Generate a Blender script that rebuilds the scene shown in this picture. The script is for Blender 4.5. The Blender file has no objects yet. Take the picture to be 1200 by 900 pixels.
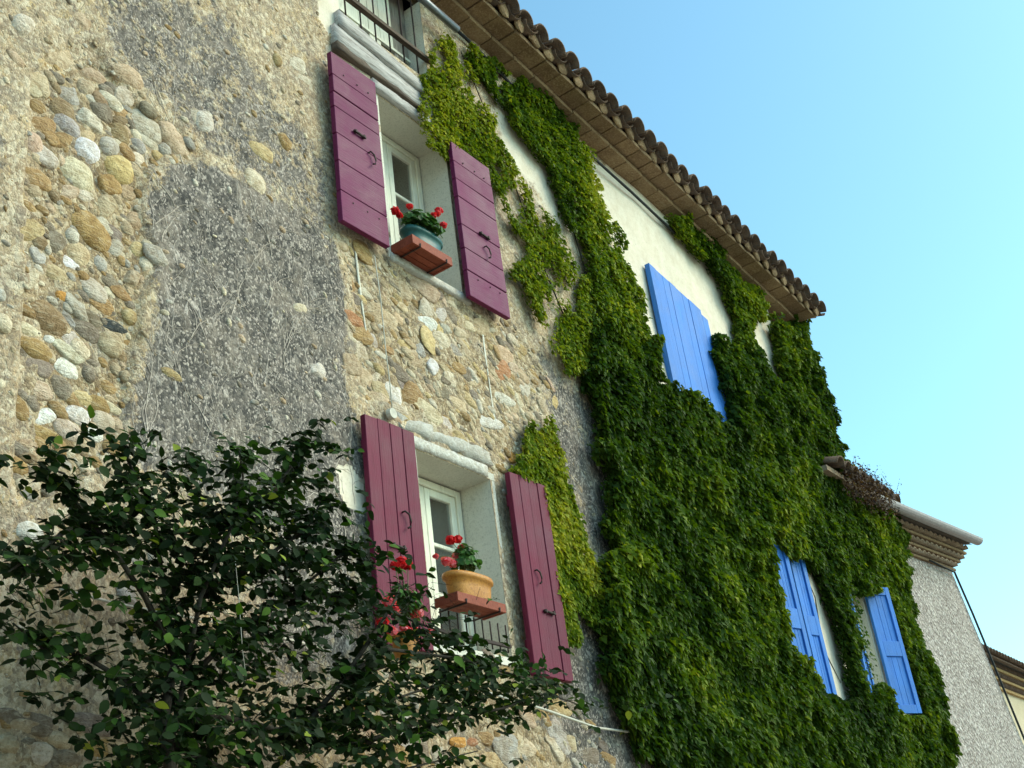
import bpy, bmesh, math, random
import numpy as np
from mathutils import Vector, Matrix
SC = bpy.context.scene
rnd = random.Random(7)
RN = np.random.RandomState(11)

# ------------------------------------------------------------------ camera
CAM = np.array([0.0, -4.1, 1.6])
FPX = 1401.0
R = np.array([[0.5921262495121232, 0.30139759547238704, 0.7473593473571934],
              [-0.7965326660532587, 0.35949062999309944, 0.4861092458051505],
              [-0.1221565247901012, -0.8831341780220193, 0.4529368687362264]])   # columns: right, down, forward
cd = bpy.data.cameras.new('camera'); cam = bpy.data.objects.new('camera', cd); SC.collection.objects.link(cam)
cd.sensor_width = 36; cd.lens = FPX / 1200 * 36; cd.clip_end = 3000; cd.clip_start = 0.05
m = Matrix(((R[0, 0], -R[0, 1], -R[0, 2], CAM[0]), (R[1, 0], -R[1, 1], -R[1, 2], CAM[1]), (R[2, 0], -R[2, 1], -R[2, 2], CAM[2]), (0, 0, 0, 1)))
cam.matrix_world = m
SC.camera = cam

# ------------------------------------------------------------------ light
SUN_DIR = Vector((0.50, -0.62, 0.60)).normalized()
W = bpy.data.worlds.new('World'); SC.world = W; W.use_nodes = True
nt = W.node_tree
sky = nt.nodes.new('ShaderNodeTexSky'); sky.sky_type = 'NISHITA'; sky.sun_disc = False
sky.sun_elevation = math.asin(SUN_DIR.z); sky.sun_rotation = math.atan2(SUN_DIR.x, SUN_DIR.y)
sky.air_density = 1.0; sky.dust_density = 1.2; sky.ozone_density = 1.0
bg = nt.nodes['Background']; bg.inputs[1].default_value = 0.15
hs = nt.nodes.new('ShaderNodeMix'); hs.data_type = 'RGBA'; hs.blend_type = 'MULTIPLY'; hs.inputs[0].default_value = 1
hs.inputs[7].default_value = (0.74, 1.10, 1.0, 1)
nt.links.new(sky.outputs[0], hs.inputs[6]); nt.links.new(hs.outputs[2], bg.inputs[0])
ld = bpy.data.lights.new('sun', 'SUN'); ld.energy = 1.35; ld.angle = math.radians(38); ld.color = (1.0, 0.83, 0.64)
sun = bpy.data.objects.new('sun', ld); SC.collection.objects.link(sun)
sun.rotation_euler = SUN_DIR.to_track_quat('Z', 'Y').to_euler()
SC.view_settings.view_transform = 'Standard'; SC.view_settings.look = 'None'
SC.view_settings.exposure = 1.0; SC.view_settings.gamma = 1.0
SC.cycles.max_bounces = 6; SC.cycles.transparent_max_bounces = 8

# ------------------------------------------------------------------ helpers
def at(px, py, y=0.0):
    """where the sight line of a point of the photograph meets the upright plane at depth y"""
    d = R @ np.array([px - 600, py - 450, FPX]); return CAM + d * ((y - CAM[1]) / d[1])
def wxz(pts, y=0.0):
    return np.array([at(a, b, y)[[0, 2]] for a, b in pts])
def inside(P, poly):
    R0 = np.zeros(len(P), bool); lo, hi = poly.min(0), poly.max(0); sel = np.nonzero((P[:, 0] >= lo[0]) & (P[:, 0] <= hi[0]) & (P[:, 1] >= lo[1]) & (P[:, 1] <= hi[1]))[0]
    x, z = P[sel, 0], P[sel, 1]; r = np.zeros(len(sel), bool); n = len(poly); j = n - 1
    for i in range(n):
        xi, zi = poly[i]; xj, zj = poly[j]
        c = ((zi > z) != (zj > z)) & (x < (xj - xi) * (z - zi) / (zj - zi + 1e-12) + xi)
        r ^= c; j = i
    R0[sel] = r; return R0
_T = np.random.RandomState(5).rand(64, 64, 64).astype(np.float32)
def vnoise(P):
    f = np.floor(P).astype(int); t = P - f; t = t * t * (3 - 2 * t); f &= 63; g = (f + 1) & 63
    def L(a, b, c): return _T[a, b, c]
    x0, y0, z0 = f.T; x1, y1, z1 = g.T; u, v, w = t.T
    a = L(x0, y0, z0) * (1 - u) + L(x1, y0, z0) * u; b = L(x0, y1, z0) * (1 - u) + L(x1, y1, z0) * u
    c = L(x0, y0, z1) * (1 - u) + L(x1, y0, z1) * u; d = L(x0, y1, z1) * (1 - u) + L(x1, y1, z1) * u
    return (a * (1 - v) + b * v) * (1 - w) + (c * (1 - v) + d * v) * w
def fbm(P, s, o=4):
    P = np.asarray(P, float) * s; r = 0; a = 1; t = 0
    for i in range(o):
        r = r + a * vnoise(P + 17.3 * i); t += a; a *= .5; P = P * 2.03
    return r / t
COL = SC.collection
def link_mesh(name, me, mat=None, parent=None):
    o = bpy.data.objects.new(name, me); COL.objects.link(o)
    if mat is not None and not me.materials: me.materials.append(mat)
    if parent is not None: o.parent = parent
    return o
def np_mesh(name, V, F, mat, parent=None, smooth=False, cols=None, colname='Col'):
    V = np.asarray(V, np.float32); F = np.asarray(F, np.int32); k = F.shape[1]
    me = bpy.data.meshes.new(name); me.vertices.add(len(V)); me.vertices.foreach_set('co', V.ravel())
    me.loops.add(F.size); me.loops.foreach_set('vertex_index', F.ravel())
    me.polygons.add(len(F)); me.polygons.foreach_set('loop_start', np.arange(0, F.size, k, dtype=np.int32))
    if cols is not None:
        a = me.color_attributes.new(colname, 'FLOAT_COLOR', 'POINT'); a.data.foreach_set('color', np.asarray(cols, np.float32).ravel())
    me.update(calc_edges=True); me.validate()
    if smooth: me.polygons.foreach_set('use_smooth', np.ones(len(me.polygons), bool))
    return link_mesh(name, me, mat, parent)
def bm_obj(name, bm, mat, parent=None, smooth=False):
    bmesh.ops.recalc_face_normals(bm, faces=bm.faces)
    me = bpy.data.meshes.new(name); bm.to_mesh(me); bm.free()
    if smooth:
        for p in me.polygons: p.use_smooth = True
    return link_mesh(name, me, mat, parent)
def thing(name, label, cat, loc=(0, 0, 0), group=None):
    o = bpy.data.objects.new(name, None); COL.objects.link(o); o.location = loc; o.empty_display_size = .1
    tag(o, label, cat, group); return o
def tag(o, label=None, cat=None, group=None, kind=None):
    if label: o['label'] = label
    if cat: o['category'] = cat
    if group: o['group'] = group
    if kind: o['kind'] = kind
    return o
def box(bm, x0, x1, y0, y1, z0, z1, jit=0.0, bev=0.0):
    vs = [bm.verts.new((x + rnd.uniform(-jit, jit), y + rnd.uniform(-jit, jit), z + rnd.uniform(-jit, jit))) for x in (x0, x1) for y in (y0, y1) for z in (z0, z1)]
    fs = [bm.faces.new([vs[i] for i in q]) for q in ((0, 1, 3, 2), (4, 6, 7, 5), (0, 4, 5, 1), (2, 3, 7, 6), (0, 2, 6, 4), (1, 5, 7, 3))]
    if bev:
        es = list({e for f in fs for e in f.edges})
        bmesh.ops.bevel(bm, geom=es, offset=bev, segments=1, affect='EDGES')
    return vs
def box_obj(name, x0, x1, y0, y1, z0, z1, mat, parent=None, jit=0.0, bev=0.0, loc=None):
    """box given in world coordinates; the object's origin is loc (the parent's place)"""
    bm = bmesh.new(); box(bm, x0, x1, y0, y1, z0, z1, jit, bev)
    if loc is None and parent is not None: loc = wloc(parent)
    if loc is not None: bmesh.ops.translate(bm, verts=bm.verts, vec=-Vector(loc))
    return bm_obj(name, bm, mat, parent)
def wloc(o):
    v = Vector(o.location)
    while o.parent is not None:
        o = o.parent; v = v + Vector(o.location)
    return v
def tube(bm, pts, r0, r1=None, seg=6):
    r1 = r0 if r1 is None else r1; pts = [Vector(p) for p in pts]; rings = []; n = len(pts)
    for i, p in enumerate(pts):
        d = (pts[min(i + 1, n - 1)] - pts[max(i - 1, 0)]); d = d.normalized() if d.length > 1e-9 else Vector((0, 0, 1))
        a = d.cross(Vector((0.13, 0.31, 1)) if abs(d.z) < .9 else Vector((1, 0.2, 0))).normalized(); b = d.cross(a)
        r = r0 + (r1 - r0) * i / max(1, n - 1)
        rings.append([bm.verts.new(p + (a * math.cos(t) + b * math.sin(t)) * r) for t in [2 * math.pi * k / seg for k in range(seg)]])
    for i in range(n - 1):
        for k in range(seg):
            bm.faces.new((rings[i][k], rings[i][(k + 1) % seg], rings[i + 1][(k + 1) % seg], rings[i + 1][k]))
    bm.faces.new(rings[0][::-1]); bm.faces.new(rings[-1])
def tube_obj(name, pts, r0, mat, parent=None, r1=None, seg=6):
    bm = bmesh.new(); tube(bm, pts, r0, r1, seg)
    if parent is not None: bmesh.ops.translate(bm, verts=bm.verts, vec=-wloc(parent))
    return bm_obj(name, bm, mat, parent, smooth=True)

# ------------------------------------------------------------------ materials
class NT:
    def __init__(s, name):
        s.m = bpy.data.materials.new(name); s.m.use_nodes = True; s.t = s.m.node_tree; s.b = s.t.nodes['Principled BSDF']
        s.tc = s.n('ShaderNodeTexCoord'); s.b.inputs['Specular IOR Level'].default_value = .3
    def n(s, k, **kw):
        n = s.t.nodes.new(k)
        for a, v in kw.items(): setattr(n, a, v)
        return n
    def l(s, a, b): s.t.links.new(a, b)
    def mapping(s, scale=(1, 1, 1), rot=(0, 0, 0), src='Object'):
        m = s.n('ShaderNodeMapping'); m.inputs['Scale'].default_value = scale; m.inputs['Rotation'].default_value = rot
        s.l(s.tc.outputs[src], m.inputs[0]); return m.outputs[0]
    def noise(s, vec, scale, detail=4, rough=.6, dist=0):
        n = s.n('ShaderNodeTexNoise'); n.inputs['Scale'].default_value = scale; n.inputs['Detail'].default_value = detail
        n.inputs['Roughness'].default_value = rough; n.inputs['Distortion'].default_value = dist
        s.l(vec, n.inputs['Vector']); return n.outputs['Fac']
    def voro(s, vec, scale, feature='F1', out='Distance'):
        n = s.n('ShaderNodeTexVoronoi', feature=feature); n.inputs['Scale'].default_value = scale; s.l(vec, n.inputs['Vector']); return n.outputs[out]
    def ramp(s, fac, stops, inter='LINEAR'):
        n = s.n('ShaderNodeValToRGB'); n.color_ramp.interpolation = inter; e = n.color_ramp.elements
        while len(e) < len(stops): e.new(.5)
        for i, (p, c) in enumerate(stops):
            e[i].position = p; e[i].color = (c, c, c, 1) if isinstance(c, (int, float)) else (*c, 1)
        s.l(fac, n.inputs[0]); return n.outputs[0]
    def mix(s, fac, a, b, mode='MIX'):
        n = s.n('ShaderNodeMix', data_type='RGBA', blend_type=mode)
        for v, i in ((fac, 0), (a, 6), (b, 7)):
            if isinstance(v, (int, float)): n.inputs[i].default_value = v if i == 0 else (v, v, v, 1)
            elif isinstance(v, tuple): n.inputs[i].default_value = (*v, 1)
            else: s.l(v, n.inputs[i])
        return n.outputs[2]
    def math(s, op, a, b=0.0, clamp=False):
        n = s.n('ShaderNodeMath', operation=op, use_clamp=clamp)
        for v, i in ((a, 0), (b, 1)):
            if isinstance(v, (int, float)): n.inputs[i].default_value = v
            else: s.l(v, n.inputs[i])
        return n.outputs[0]
    def bump(s, h, dist=.01, strength=1.0, prev=None):
        n = s.n('ShaderNodeBump'); n.inputs['Distance'].default_value = dist; n.inputs['Strength'].default_value = strength
        s.l(h, n.inputs['Height'])
        if prev is not None: s.l(prev, n.inputs['Normal'])
        s.l(n.outputs[0], s.b.inputs['Normal']); return n.outputs[0]
    def base(s, c, rough=.85):
        if isinstance(c, tuple): s.b.inputs['Base Color'].default_value = (*c, 1)
        else: s.l(c, s.b.inputs['Base Color'])
        if isinstance(rough, (int, float)): s.b.inputs['Roughness'].default_value = rough
        else: s.l(rough, s.b.inputs['Roughness'])
        return s.m

def mat_wall():
    s = NT('old_plaster'); v0 = s.mapping(); at_ = s.n('ShaderNodeVertexColor', layer_name='Zones')
    sp = s.n('ShaderNodeSeparateColor'); s.l(at_.outputs[0], sp.inputs[0])
    dn = s.n('ShaderNodeTexNoise'); dn.inputs['Scale'].default_value = 14; dn.inputs['Detail'].default_value = 4; s.l(v0, dn.inputs['Vector'])
    v = s.mix(.035, v0, dn.outputs['Color'])
    big = s.noise(v0, 1.7, 5, .6); med = s.noise(v0, 8, 7, .72); fine = s.noise(v0, 38, 6, .75); vf = s.noise(v0, 150, 3, .7); blot = s.noise(v0, 4.2, 7, .75)
    slm = s.n('ShaderNodeMapping'); slm.inputs['Rotation'].default_value = (0, math.radians(-28), 0); slm.inputs['Scale'].default_value = (1.0, 1, .78); s.l(v, slm.inputs[0]); slant = slm.outputs[0]
    sl = s.noise(slant, 34, 6, .75); sl2 = s.noise(slant, 13, 6, .72, .4)
    def cellc(vec, sc):
        n = s.n('ShaderNodeTexVoronoi'); n.inputs['Scale'].default_value = sc; n.inputs['Randomness'].default_value = 1; s.l(vec, n.inputs['Vector'])
        q = s.n('ShaderNodeSeparateColor'); s.l(n.outputs['Color'], q.inputs[0]); return q.outputs[0], q.outputs[1], n.outputs['Distance']
    ca, cb, cd_ = cellc(slant, 42); fa, fb, fd = cellc(slant, 105); ga, gb, gd = cellc(slant, 16)
    def grit(c, dark, light, k=1.0):
        c = s.mix(s.ramp(fa, [(0, .55 * k), (.45, 0)]), c, dark); c = s.mix(s.ramp(fa, [(.62, 0), (1, .6 * k)]), c, light)
        c = s.mix(s.ramp(ca, [(.0, .5 * k), (.35, 0)]), c, dark); return s.mix(s.ramp(ca, [(.74, 0), (1, .65 * k)]), c, light)
    tan = s.mix(s.ramp(big, [(.35, 0), (.65, 1)]), (.47, .325, .195), (.62, .465, .30))
    tan = s.mix(s.ramp(blot, [(.47, 0), (.60, .70)]), tan, (.33, .265, .21)); tan = s.mix(s.ramp(s.noise(v0, 6.5, 6, .7), [(.54, 0), (.66, .6)]), tan, (.66, .42, .22))
    tan = s.mix(s.ramp(med, [(.56, 0), (.66, .75)]), tan, (.80, .66, .47))
    tan = s.mix(s.ramp(s.math('MULTIPLY', gb, s.ramp(med, [(.45, 0), (.5, 1)])), [(.80, 0), (.84, .8)]), tan, s.mix(gb, (.78, .72, .62), (.62, .42, .20)))
    tan = grit(tan, (.19, .145, .105), (.82, .69, .51)); tan = s.mix(s.ramp(fine, [(.30, .8), (.42, 0)]), tan, (.13, .10, .075))
    g = s.mix(s.ramp(sl2, [(.40, 0), (.60, 1)]), (.040, .039, .040), (.150, .130, .116))
    g = s.mix(s.ramp(s.noise(v0, 3.0, 4, .6, .5), [(.40, .85), (.56, 0)]), g, (.050, .048, .048)); g = s.mix(s.ramp(s.noise(v0, 2.1, 5, .65, .8), [(.54, 0), (.64, .6)]), g, (.30, .24, .19)); g = s.mix(s.ramp(med, [(.53, 0), (.64, .75)]), g, (.26, .215, .185))
    g = grit(g, (.025, .025, .028), (.40, .335, .285), .60); g = s.mix(s.ramp(fb, [(.80, 0), (.9, .7)]), g, (.60, .50, .43)); g = s.mix(s.ramp(blot, [(.52, 0), (.64, .6)]), g, (.30, .235, .185)); g = s.mix(s.ramp(fine, [(.28, .9), (.42, 0)]), g, (.04, .04, .045))
    # dead rootlets of an old creeper still stuck to the grey skin
    rt = s.n('ShaderNodeMapping'); rt.inputs['Rotation'].default_value = (0, math.radians(-12), 0); rt.inputs['Scale'].default_value = (1, 1, .36); s.l(v0, rt.inputs[0])
    wv = s.n('ShaderNodeTexNoise'); wv.inputs['Scale'].default_value = 3.2; wv.inputs['Detail'].default_value = 5; s.l(rt.outputs[0], wv.inputs['Vector'])
    wm = s.mix(.22, rt.outputs[0], wv.outputs['Color']); ed = s.voro(wm, 7, 'DISTANCE_TO_EDGE'); ed2 = s.voro(wm, 17, 'DISTANCE_TO_EDGE')
    root = s.math('MULTIPLY', s.ramp(ed, [(0, 1), (.020, 0)]), s.ramp(s.noise(v0, 6, 4), [(.50, 0), (.58, 1)]))
    root2 = s.math('MULTIPLY', s.ramp(ed2, [(0, .9), (.035, 0)]), s.ramp(s.noise(v0, 5, 3), [(.50, 0), (.6, 1)]))
    rr = s.math('MAXIMUM', root, root2); g = s.mix(s.math('MULTIPLY', rr, .8), g, (.62, .53, .46))
    cream = s.mix(s.ramp(med, [(.35, 0), (.7, 1)]), (.80, .71, .58), (.66, .55, .41))
    cream = s.mix(s.ramp(fine, [(.28, .5), (.38, 0)]), cream, (.42, .35, .26)); cream = s.mix(s.ramp(fa, [(.8, 0), (1, .3)]), cream, (.50, .42, .32))
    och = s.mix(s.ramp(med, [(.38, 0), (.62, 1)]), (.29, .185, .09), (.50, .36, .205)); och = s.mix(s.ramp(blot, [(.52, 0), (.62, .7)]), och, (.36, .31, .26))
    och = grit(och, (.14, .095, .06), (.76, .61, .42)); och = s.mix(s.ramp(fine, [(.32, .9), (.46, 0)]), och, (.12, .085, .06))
    jit = s.math('SUBTRACT', s.math('ADD', s.math('MULTIPLY', fine, .35), s.math('ADD', s.math('MULTIPLY', blot, .45), s.math('MULTIPLY', sl2, .45))), .625)
    def thr(ch, k=2.6, a=.95, w=.10): return s.ramp(s.math('ADD', sp.outputs[ch], s.math('MULTIPLY', jit, k)), [(.5 - w, 0), (.5 + w, a)])
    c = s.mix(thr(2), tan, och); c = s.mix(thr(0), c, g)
    crj = s.math('ADD', sp.outputs[1], s.math('MULTIPLY', s.math('SUBTRACT', med, .5), 1.1)); c = s.mix(s.ramp(crj, [(.42, 0), (.55, 1)]), c, cream)
    h = s.math('ADD', s.math('MULTIPLY', sl, .3), s.math('MULTIPLY', fine, .9)); h = s.math('SUBTRACT', h, s.math('MULTIPLY', cd_, .35)); h = s.math('SUBTRACT', h, s.math('MULTIPLY', fd, .3)); h = s.math('ADD', h, s.math('MULTIPLY', med, .9)); h = s.math('MULTIPLY', h, s.math('SUBTRACT', 1.0, s.math('MULTIPLY', thr(0), .45)))
    flat = s.math('SUBTRACT', 1.0, s.math('MULTIPLY', sp.outputs[1], .85))
    n1 = s.bump(s.math('MULTIPLY', h, flat), .013, 1.0); s.bump(s.math('MULTIPLY', s.math('ADD', vf, s.math('MULTIPLY', rr, 1.2)), flat), .004, .7, n1)
    return s.base(c, .93)
def mat_stone(name='stone', attr=False):
    s = NT(name); v = s.mapping((1, 1, 1), src='Object')
    if attr: c0 = s.n('ShaderNodeVertexColor', layer_name='Col').outputs[0]; P = s.mapping()
    else:
        oi = s.n('ShaderNodeObjectInfo'); c0 = oi.outputs['Color']; gm = s.n('ShaderNodeNewGeometry'); P = gm.outputs['Position']
    a = s.noise(P, 22, 5, .7); b = s.noise(P, 90, 4, .7); st = s.n('ShaderNodeMapping'); st.inputs['Scale'].default_value = (1, 1, 3.2); st.inputs['Rotation'].default_value = (0, .35, 0); s.l(P, st.inputs[0])
    w = s.noise(st.outputs[0], 26, 4, .6, .6)
    c = s.mix(s.ramp(a, [(.36, .75), (.6, 0)]), c0, s.mix(1, c0, (.50, .40, .28), 'MULTIPLY'))
    c = s.mix(s.ramp(w, [(.52, 0), (.68, .55)]), c, s.mix(.5, c0, (.80, .68, .50)))
    c = s.mix(s.ramp(b, [(.34, .55), (.46, 0)]), c, s.mix(1, c0, (.35, .30, .26), 'MULTIPLY'))
    s.bump(s.math('ADD', s.math('ADD', a, w), s.math('MULTIPLY', b, .5)), .012, .9); return s.base(c, .85)
def mat_paint(name, col, wear, grain_axis='z', rough=.5):
    s = NT(name); sc = {'z': (1, 1, .06), 'x': (.06, 1, 1)}[grain_axis]
    gm = s.n('ShaderNodeNewGeometry'); mp = s.n('ShaderNodeMapping'); mp.inputs['Scale'].default_value = sc; s.l(gm.outputs['Position'], mp.inputs[0])
    g = s.noise(mp.outputs[0], 90, 5, .65); g2 = s.noise(gm.outputs['Position'], 5, 5, .6); g3 = s.noise(mp.outputs[0], 22, 5, .7)
    oi = s.n('ShaderNodeObjectInfo')
    c = s.mix(s.ramp(g2, [(.3, 0), (.7, .8)]), col, tuple(min(1, x * 1.35 + .012) for x in col))
    c = s.mix(s.ramp(oi.outputs['Random'], [(0, 0), (1, .35)]), c, tuple(x * .72 for x in col))
    c = s.mix(s.ramp(g3, [(.60, 0), (.74, .5)]), c, wear); c = s.mix(s.ramp(g, [(.30, .6), (.42, 0)]), c, tuple(x * .45 for x in col))
    s.b.inputs['Specular IOR Level'].default_value = .16; s.bump(s.math('ADD', g, s.math('MULTIPLY', g3, .8)), .004, .8); return s.base(c, s.ramp(g2, [(.3, rough - .08), (.7, rough + .15)]))
def mat_rough(name, c1, c2, c3=None, scale=8, bump=.01, rough=.85, stretch=(1, 1, 1), fine=60):
    s = NT(name); gm = s.n('ShaderNodeNewGeometry'); mp = s.n('ShaderNodeMapping'); mp.inputs['Scale'].default_value = stretch; s.l(gm.outputs['Position'], mp.inputs[0]); v = mp.outputs[0]
    a = s.noise(v, scale, 6, .65); b = s.noise(v, fine, 5, .7); oi = s.n('ShaderNodeObjectInfo')
    c = s.mix(s.ramp(a, [(.35, 0), (.65, 1)]), c1, c2)
    if c3: c = s.mix(s.ramp(b, [(.50, 0), (.64, .8)]), c, c3)
    c = s.mix(s.ramp(b, [(.30, .6), (.44, 0)]), c, tuple(x * .4 for x in c1))
    c = s.mix(s.math('MULTIPLY', oi.outputs['Random'], .38), c, tuple(x * .5 for x in c1))
    s.bump(s.math('ADD', a, b), bump, .9); return s.base(c, rough)
def mat_leaf(name, stops, trans=.25, rough=.5):
    s = NT(name); vc = s.n('ShaderNodeVertexColor', layer_name='Col')
    sp = s.n('ShaderNodeSeparateColor'); s.l(vc.outputs[0], sp.inputs[0])
    c = s.ramp(sp.outputs[0], stops); gm = s.n('ShaderNodeNewGeometry')
    s.base(c, rough); s.b.inputs['Specular IOR Level'].default_value = .2
    tr = s.n('ShaderNodeBsdfTranslucent'); s.l(s.mix(1, c, (1.5, 1.6, .6), 'MULTIPLY'), tr.inputs[0])
    mx = s.n('ShaderNodeMixShader'); mx.inputs[0].default_value = trans; s.l(s.b.outputs[0], mx.inputs[1]); s.l(tr.outputs[0], mx.inputs[2])
    s.l(mx.outputs[0], s.t.nodes['Material Output'].inputs[0]); return s.m
def mat_plain(name, c, rough=.6, metal=0, bump=0):
    s = NT(name); gm = s.n('ShaderNodeNewGeometry'); a = s.noise(gm.outputs['Position'], 30, 4, .6)
    s.b.inputs['Metallic'].default_value = metal
    if bump: s.bump(a, bump, .7)
    return s.base(s.mix(s.ramp(a, [(.35, 0), (.65, .6)]), c, tuple(x * .6 for x in c)), rough)
def mat_glass():
    s = NT('window_glass'); s.b.inputs['Base Color'].default_value = (.9, .95, 1, 1); s.b.inputs['Roughness'].default_value = .03
    tr = s.n('ShaderNodeBsdfTransparent'); tr.inputs[0].default_value = (.75, .8, .82, 1); gl = s.n('ShaderNodeBsdfGlossy'); gl.inputs['Roughness'].default_value = .02
    fr = s.n('ShaderNodeFresnel'); fr.inputs[0].default_value = 1.7; mx = s.n('ShaderNodeMixShader')
    s.l(s.ramp(fr.outputs[0], [(0, .16), (.5, .9)]), mx.inputs[0]); s.l(tr.outputs[0], mx.inputs[1]); s.l(gl.outputs[0], mx.inputs[2]); s.l(mx.outputs[0], s.t.nodes['Material Output'].inputs[0]); return s.m

M = dict(
    wall=mat_wall(), stone=mat_stone(), stone_mix=mat_stone('rubble', True),
    maroon_x=mat_paint('plum_paint', (.125, .010, .058), (.21, .045, .11), 'x'),
    maroon_z=mat_paint('crimson_paint', (.130, .009, .032), (.21, .035, .075), 'z'),
    blue=mat_paint('blue_paint', (.045, .185, .56), (.18, .36, .66), 'z'),
    iron=mat_plain('rusty_iron', (.045, .025, .022), .7, 0, .002),
    white=mat_paint('cream_white_paint', (.78, .72, .59), (.55, .50, .42), 'z'),
    reveal=mat_rough('lime_wash', (.72, .675, .57), (.82, .77, .66), (.50, .46, .38), 5, .004, .9),
    oldwood=mat_rough('weathered_wood', (.34, .31, .285), (.56, .52, .485), (.10, .08, .065), 34, .004, .85, (.07, 1, 1), 75),
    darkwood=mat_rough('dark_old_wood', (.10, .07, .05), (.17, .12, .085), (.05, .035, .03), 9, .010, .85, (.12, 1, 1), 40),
    greywood=mat_rough('grey_boards', (.26, .22, .18), (.42, .37, .31), (.13, .10, .08), 9, .006, .85, (1, 1, .12), 40),
    cornice=mat_rough('clay_cornice_tile', (.23, .135, .07), (.37, .24, .13), (.46, .33, .20), 5, .008, .9),
    mortar=mat_rough('mortar', (.36, .24, .16), (.50, .36, .25), (.24, .16, .11), 7, .008, .95),
    tile=mat_rough('old_roof_tile', (.11, .065, .045), (.22, .13, .085), (.07, .07, .065), 10, .010, .9),
    glass=mat_glass(), dark=mat_plain('dark_room', (.018, .018, .02), .9), curtain=mat_plain('grey_curtain', (.46, .44, .40), .9),
    clay=mat_rough('red_clay_tray', (.25, .050, .025), (.33, .080, .042), (.19, .04, .02), 12, .003, .7),
    ochre=mat_rough('ochre_glaze', (.46, .175, .025), (.60, .27, .055), (.30, .10, .02), 9, .003, .45),
    teal=mat_plain('teal_glaze', (.025, .105, .10), .35), cable=mat_plain('black_cable', (.02, .02, .022), .6), wcable=mat_plain('pale_cable', (.62, .57, .48), .7),
    pipe=mat_plain('zinc_pipe', (.20, .21, .23), .35, .7), dash=None,
    bark=mat_rough('bark', (.035, .028, .020), (.06, .05, .036), (.035, .028, .02), 30, .004, .9),
)
M['wallpatch'] = mat_rough('limy_mortar', (.50, .44, .36), (.70, .66, .59), (.80, .77, .72), 14, .012, .95, (1, 1, 1), 50)
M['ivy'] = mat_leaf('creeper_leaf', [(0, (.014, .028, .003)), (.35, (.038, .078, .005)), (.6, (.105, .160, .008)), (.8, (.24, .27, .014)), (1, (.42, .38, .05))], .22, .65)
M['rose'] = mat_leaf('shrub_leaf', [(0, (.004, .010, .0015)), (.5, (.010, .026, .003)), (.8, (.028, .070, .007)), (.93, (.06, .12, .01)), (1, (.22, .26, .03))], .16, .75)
M['ger'] = mat_leaf('geranium_leaf', [(0, (.02, .06, .015)), (1, (.09, .20, .04))], .2, .5)
M['petal'] = mat_leaf('petal', [(0, (.50, .008, .012)), (.5, (.72, .02, .03)), (.75, (.70, .10, .14)), (1, (.85, .30, .34))], .3, .6)
M['redleaf'] = mat_leaf('dry_leaf', [(0, (.035, .018, .02)), (.5, (.10, .05, .035)), (1, (.20, .13, .08))], .2, .6)
# ------------------------------------------------------------------ ground
def g_mat():
    s = NT('paving'); gm = s.n('ShaderNodeNewGeometry'); a = s.noise(gm.outputs['Position'], .6, 6, .6); b = s.noise(gm.outputs['Position'], 25, 5, .7)
    s.bump(b, .01, .6); return s.base(s.mix(s.ramp(b, [(.3, 0), (.7, 1)]), s.mix(a, (.30, .26, .21), (.38, .34, .28)), (.24, .21, .17)), .9)
bm = bmesh.new(); bmesh.ops.create_grid(bm, x_segments=8, y_segments=8, size=600)
o = bm_obj('ground', bm, g_mat()); tag(o, 'pale stone paving of the lane in front of the houses', kind='structure'); o['kind'] = 'structure'

# ------------------------------------------------------------------ main house
house = thing('stone_house', 'tall old stone house with plum and blue shutters, overhanging tiled eaves and rough rubble walls', 'house')
def ze(x): return 8.57 - .066 * (x - 8.4)
OPEN = [(4.76, 5.73, 7.83, 8.66), (5.10, 5.84, 5.97, 7.30), (5.15, 5.89, 3.40, 4.58), (10.24, 10.98, 3.55, 5.17)]
AOPEN = [(12.10, 12.58, 3.70, 5.06)]
XE, XA = 11.9, 13.75
def cuts(a, b, step, extra):
    g = list(np.arange(a, b, step)) + [b]
    for e in extra:
        if a < e < b:
            i = int(np.argmin([abs(q - e) for q in g])); g[i] = e
    return g
def wall_grid(xs, zs, opens, depthf, zonef, name, mat, parent, ztop=None):
    xs = np.array(xs); zs = np.array(zs); X, Z = np.meshgrid(xs, zs, indexing='ij'); nx, nz = X.shape
    if ztop is not None:
        top = np.array([ztop(x) for x in xs])[:, None]; Z = np.where(Z > 8.0, 8.0 + (Z - 8.0) * (top - 8.0) / (zs[-1] - 8.0), Z) if zs[-1] > 8 else Z
    P = np.stack([X.ravel(), np.zeros(X.size), Z.ravel()], 1); ZN = zonef(P); y = depthf(P, ZN)
    near = np.ones(len(P))
    for a, b, c, d in opens:
        dx = np.maximum(np.maximum(a - P[:, 0], P[:, 0] - b), 0); dz = np.maximum(np.maximum(c - P[:, 2], P[:, 2] - d), 0); near = np.minimum(near, np.clip(np.hypot(dx, dz) / .08, 0, 1))
    P[:, 1] = y * near - .0 
    idx = np.arange(nx * nz).reshape(nx, nz); F = np.stack([idx[:-1, :-1], idx[1:, :-1], idx[1:, 1:], idx[:-1, 1:]], -1).reshape(-1, 4)
    cx = (P[F[:, 0], 0] + P[F[:, 2], 0]) / 2; cz = (P[F[:, 0], 2] + P[F[:, 2], 2]) / 2; keep = np.ones(len(F), bool)
    for a, b, c, d in opens: keep &= ~((cx > a) & (cx < b) & (cz > c) & (cz < d))
    F = F[keep]
    return np_mesh(name, P, F, mat, parent, smooth=True, cols=ZN, colname='Zones')
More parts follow.
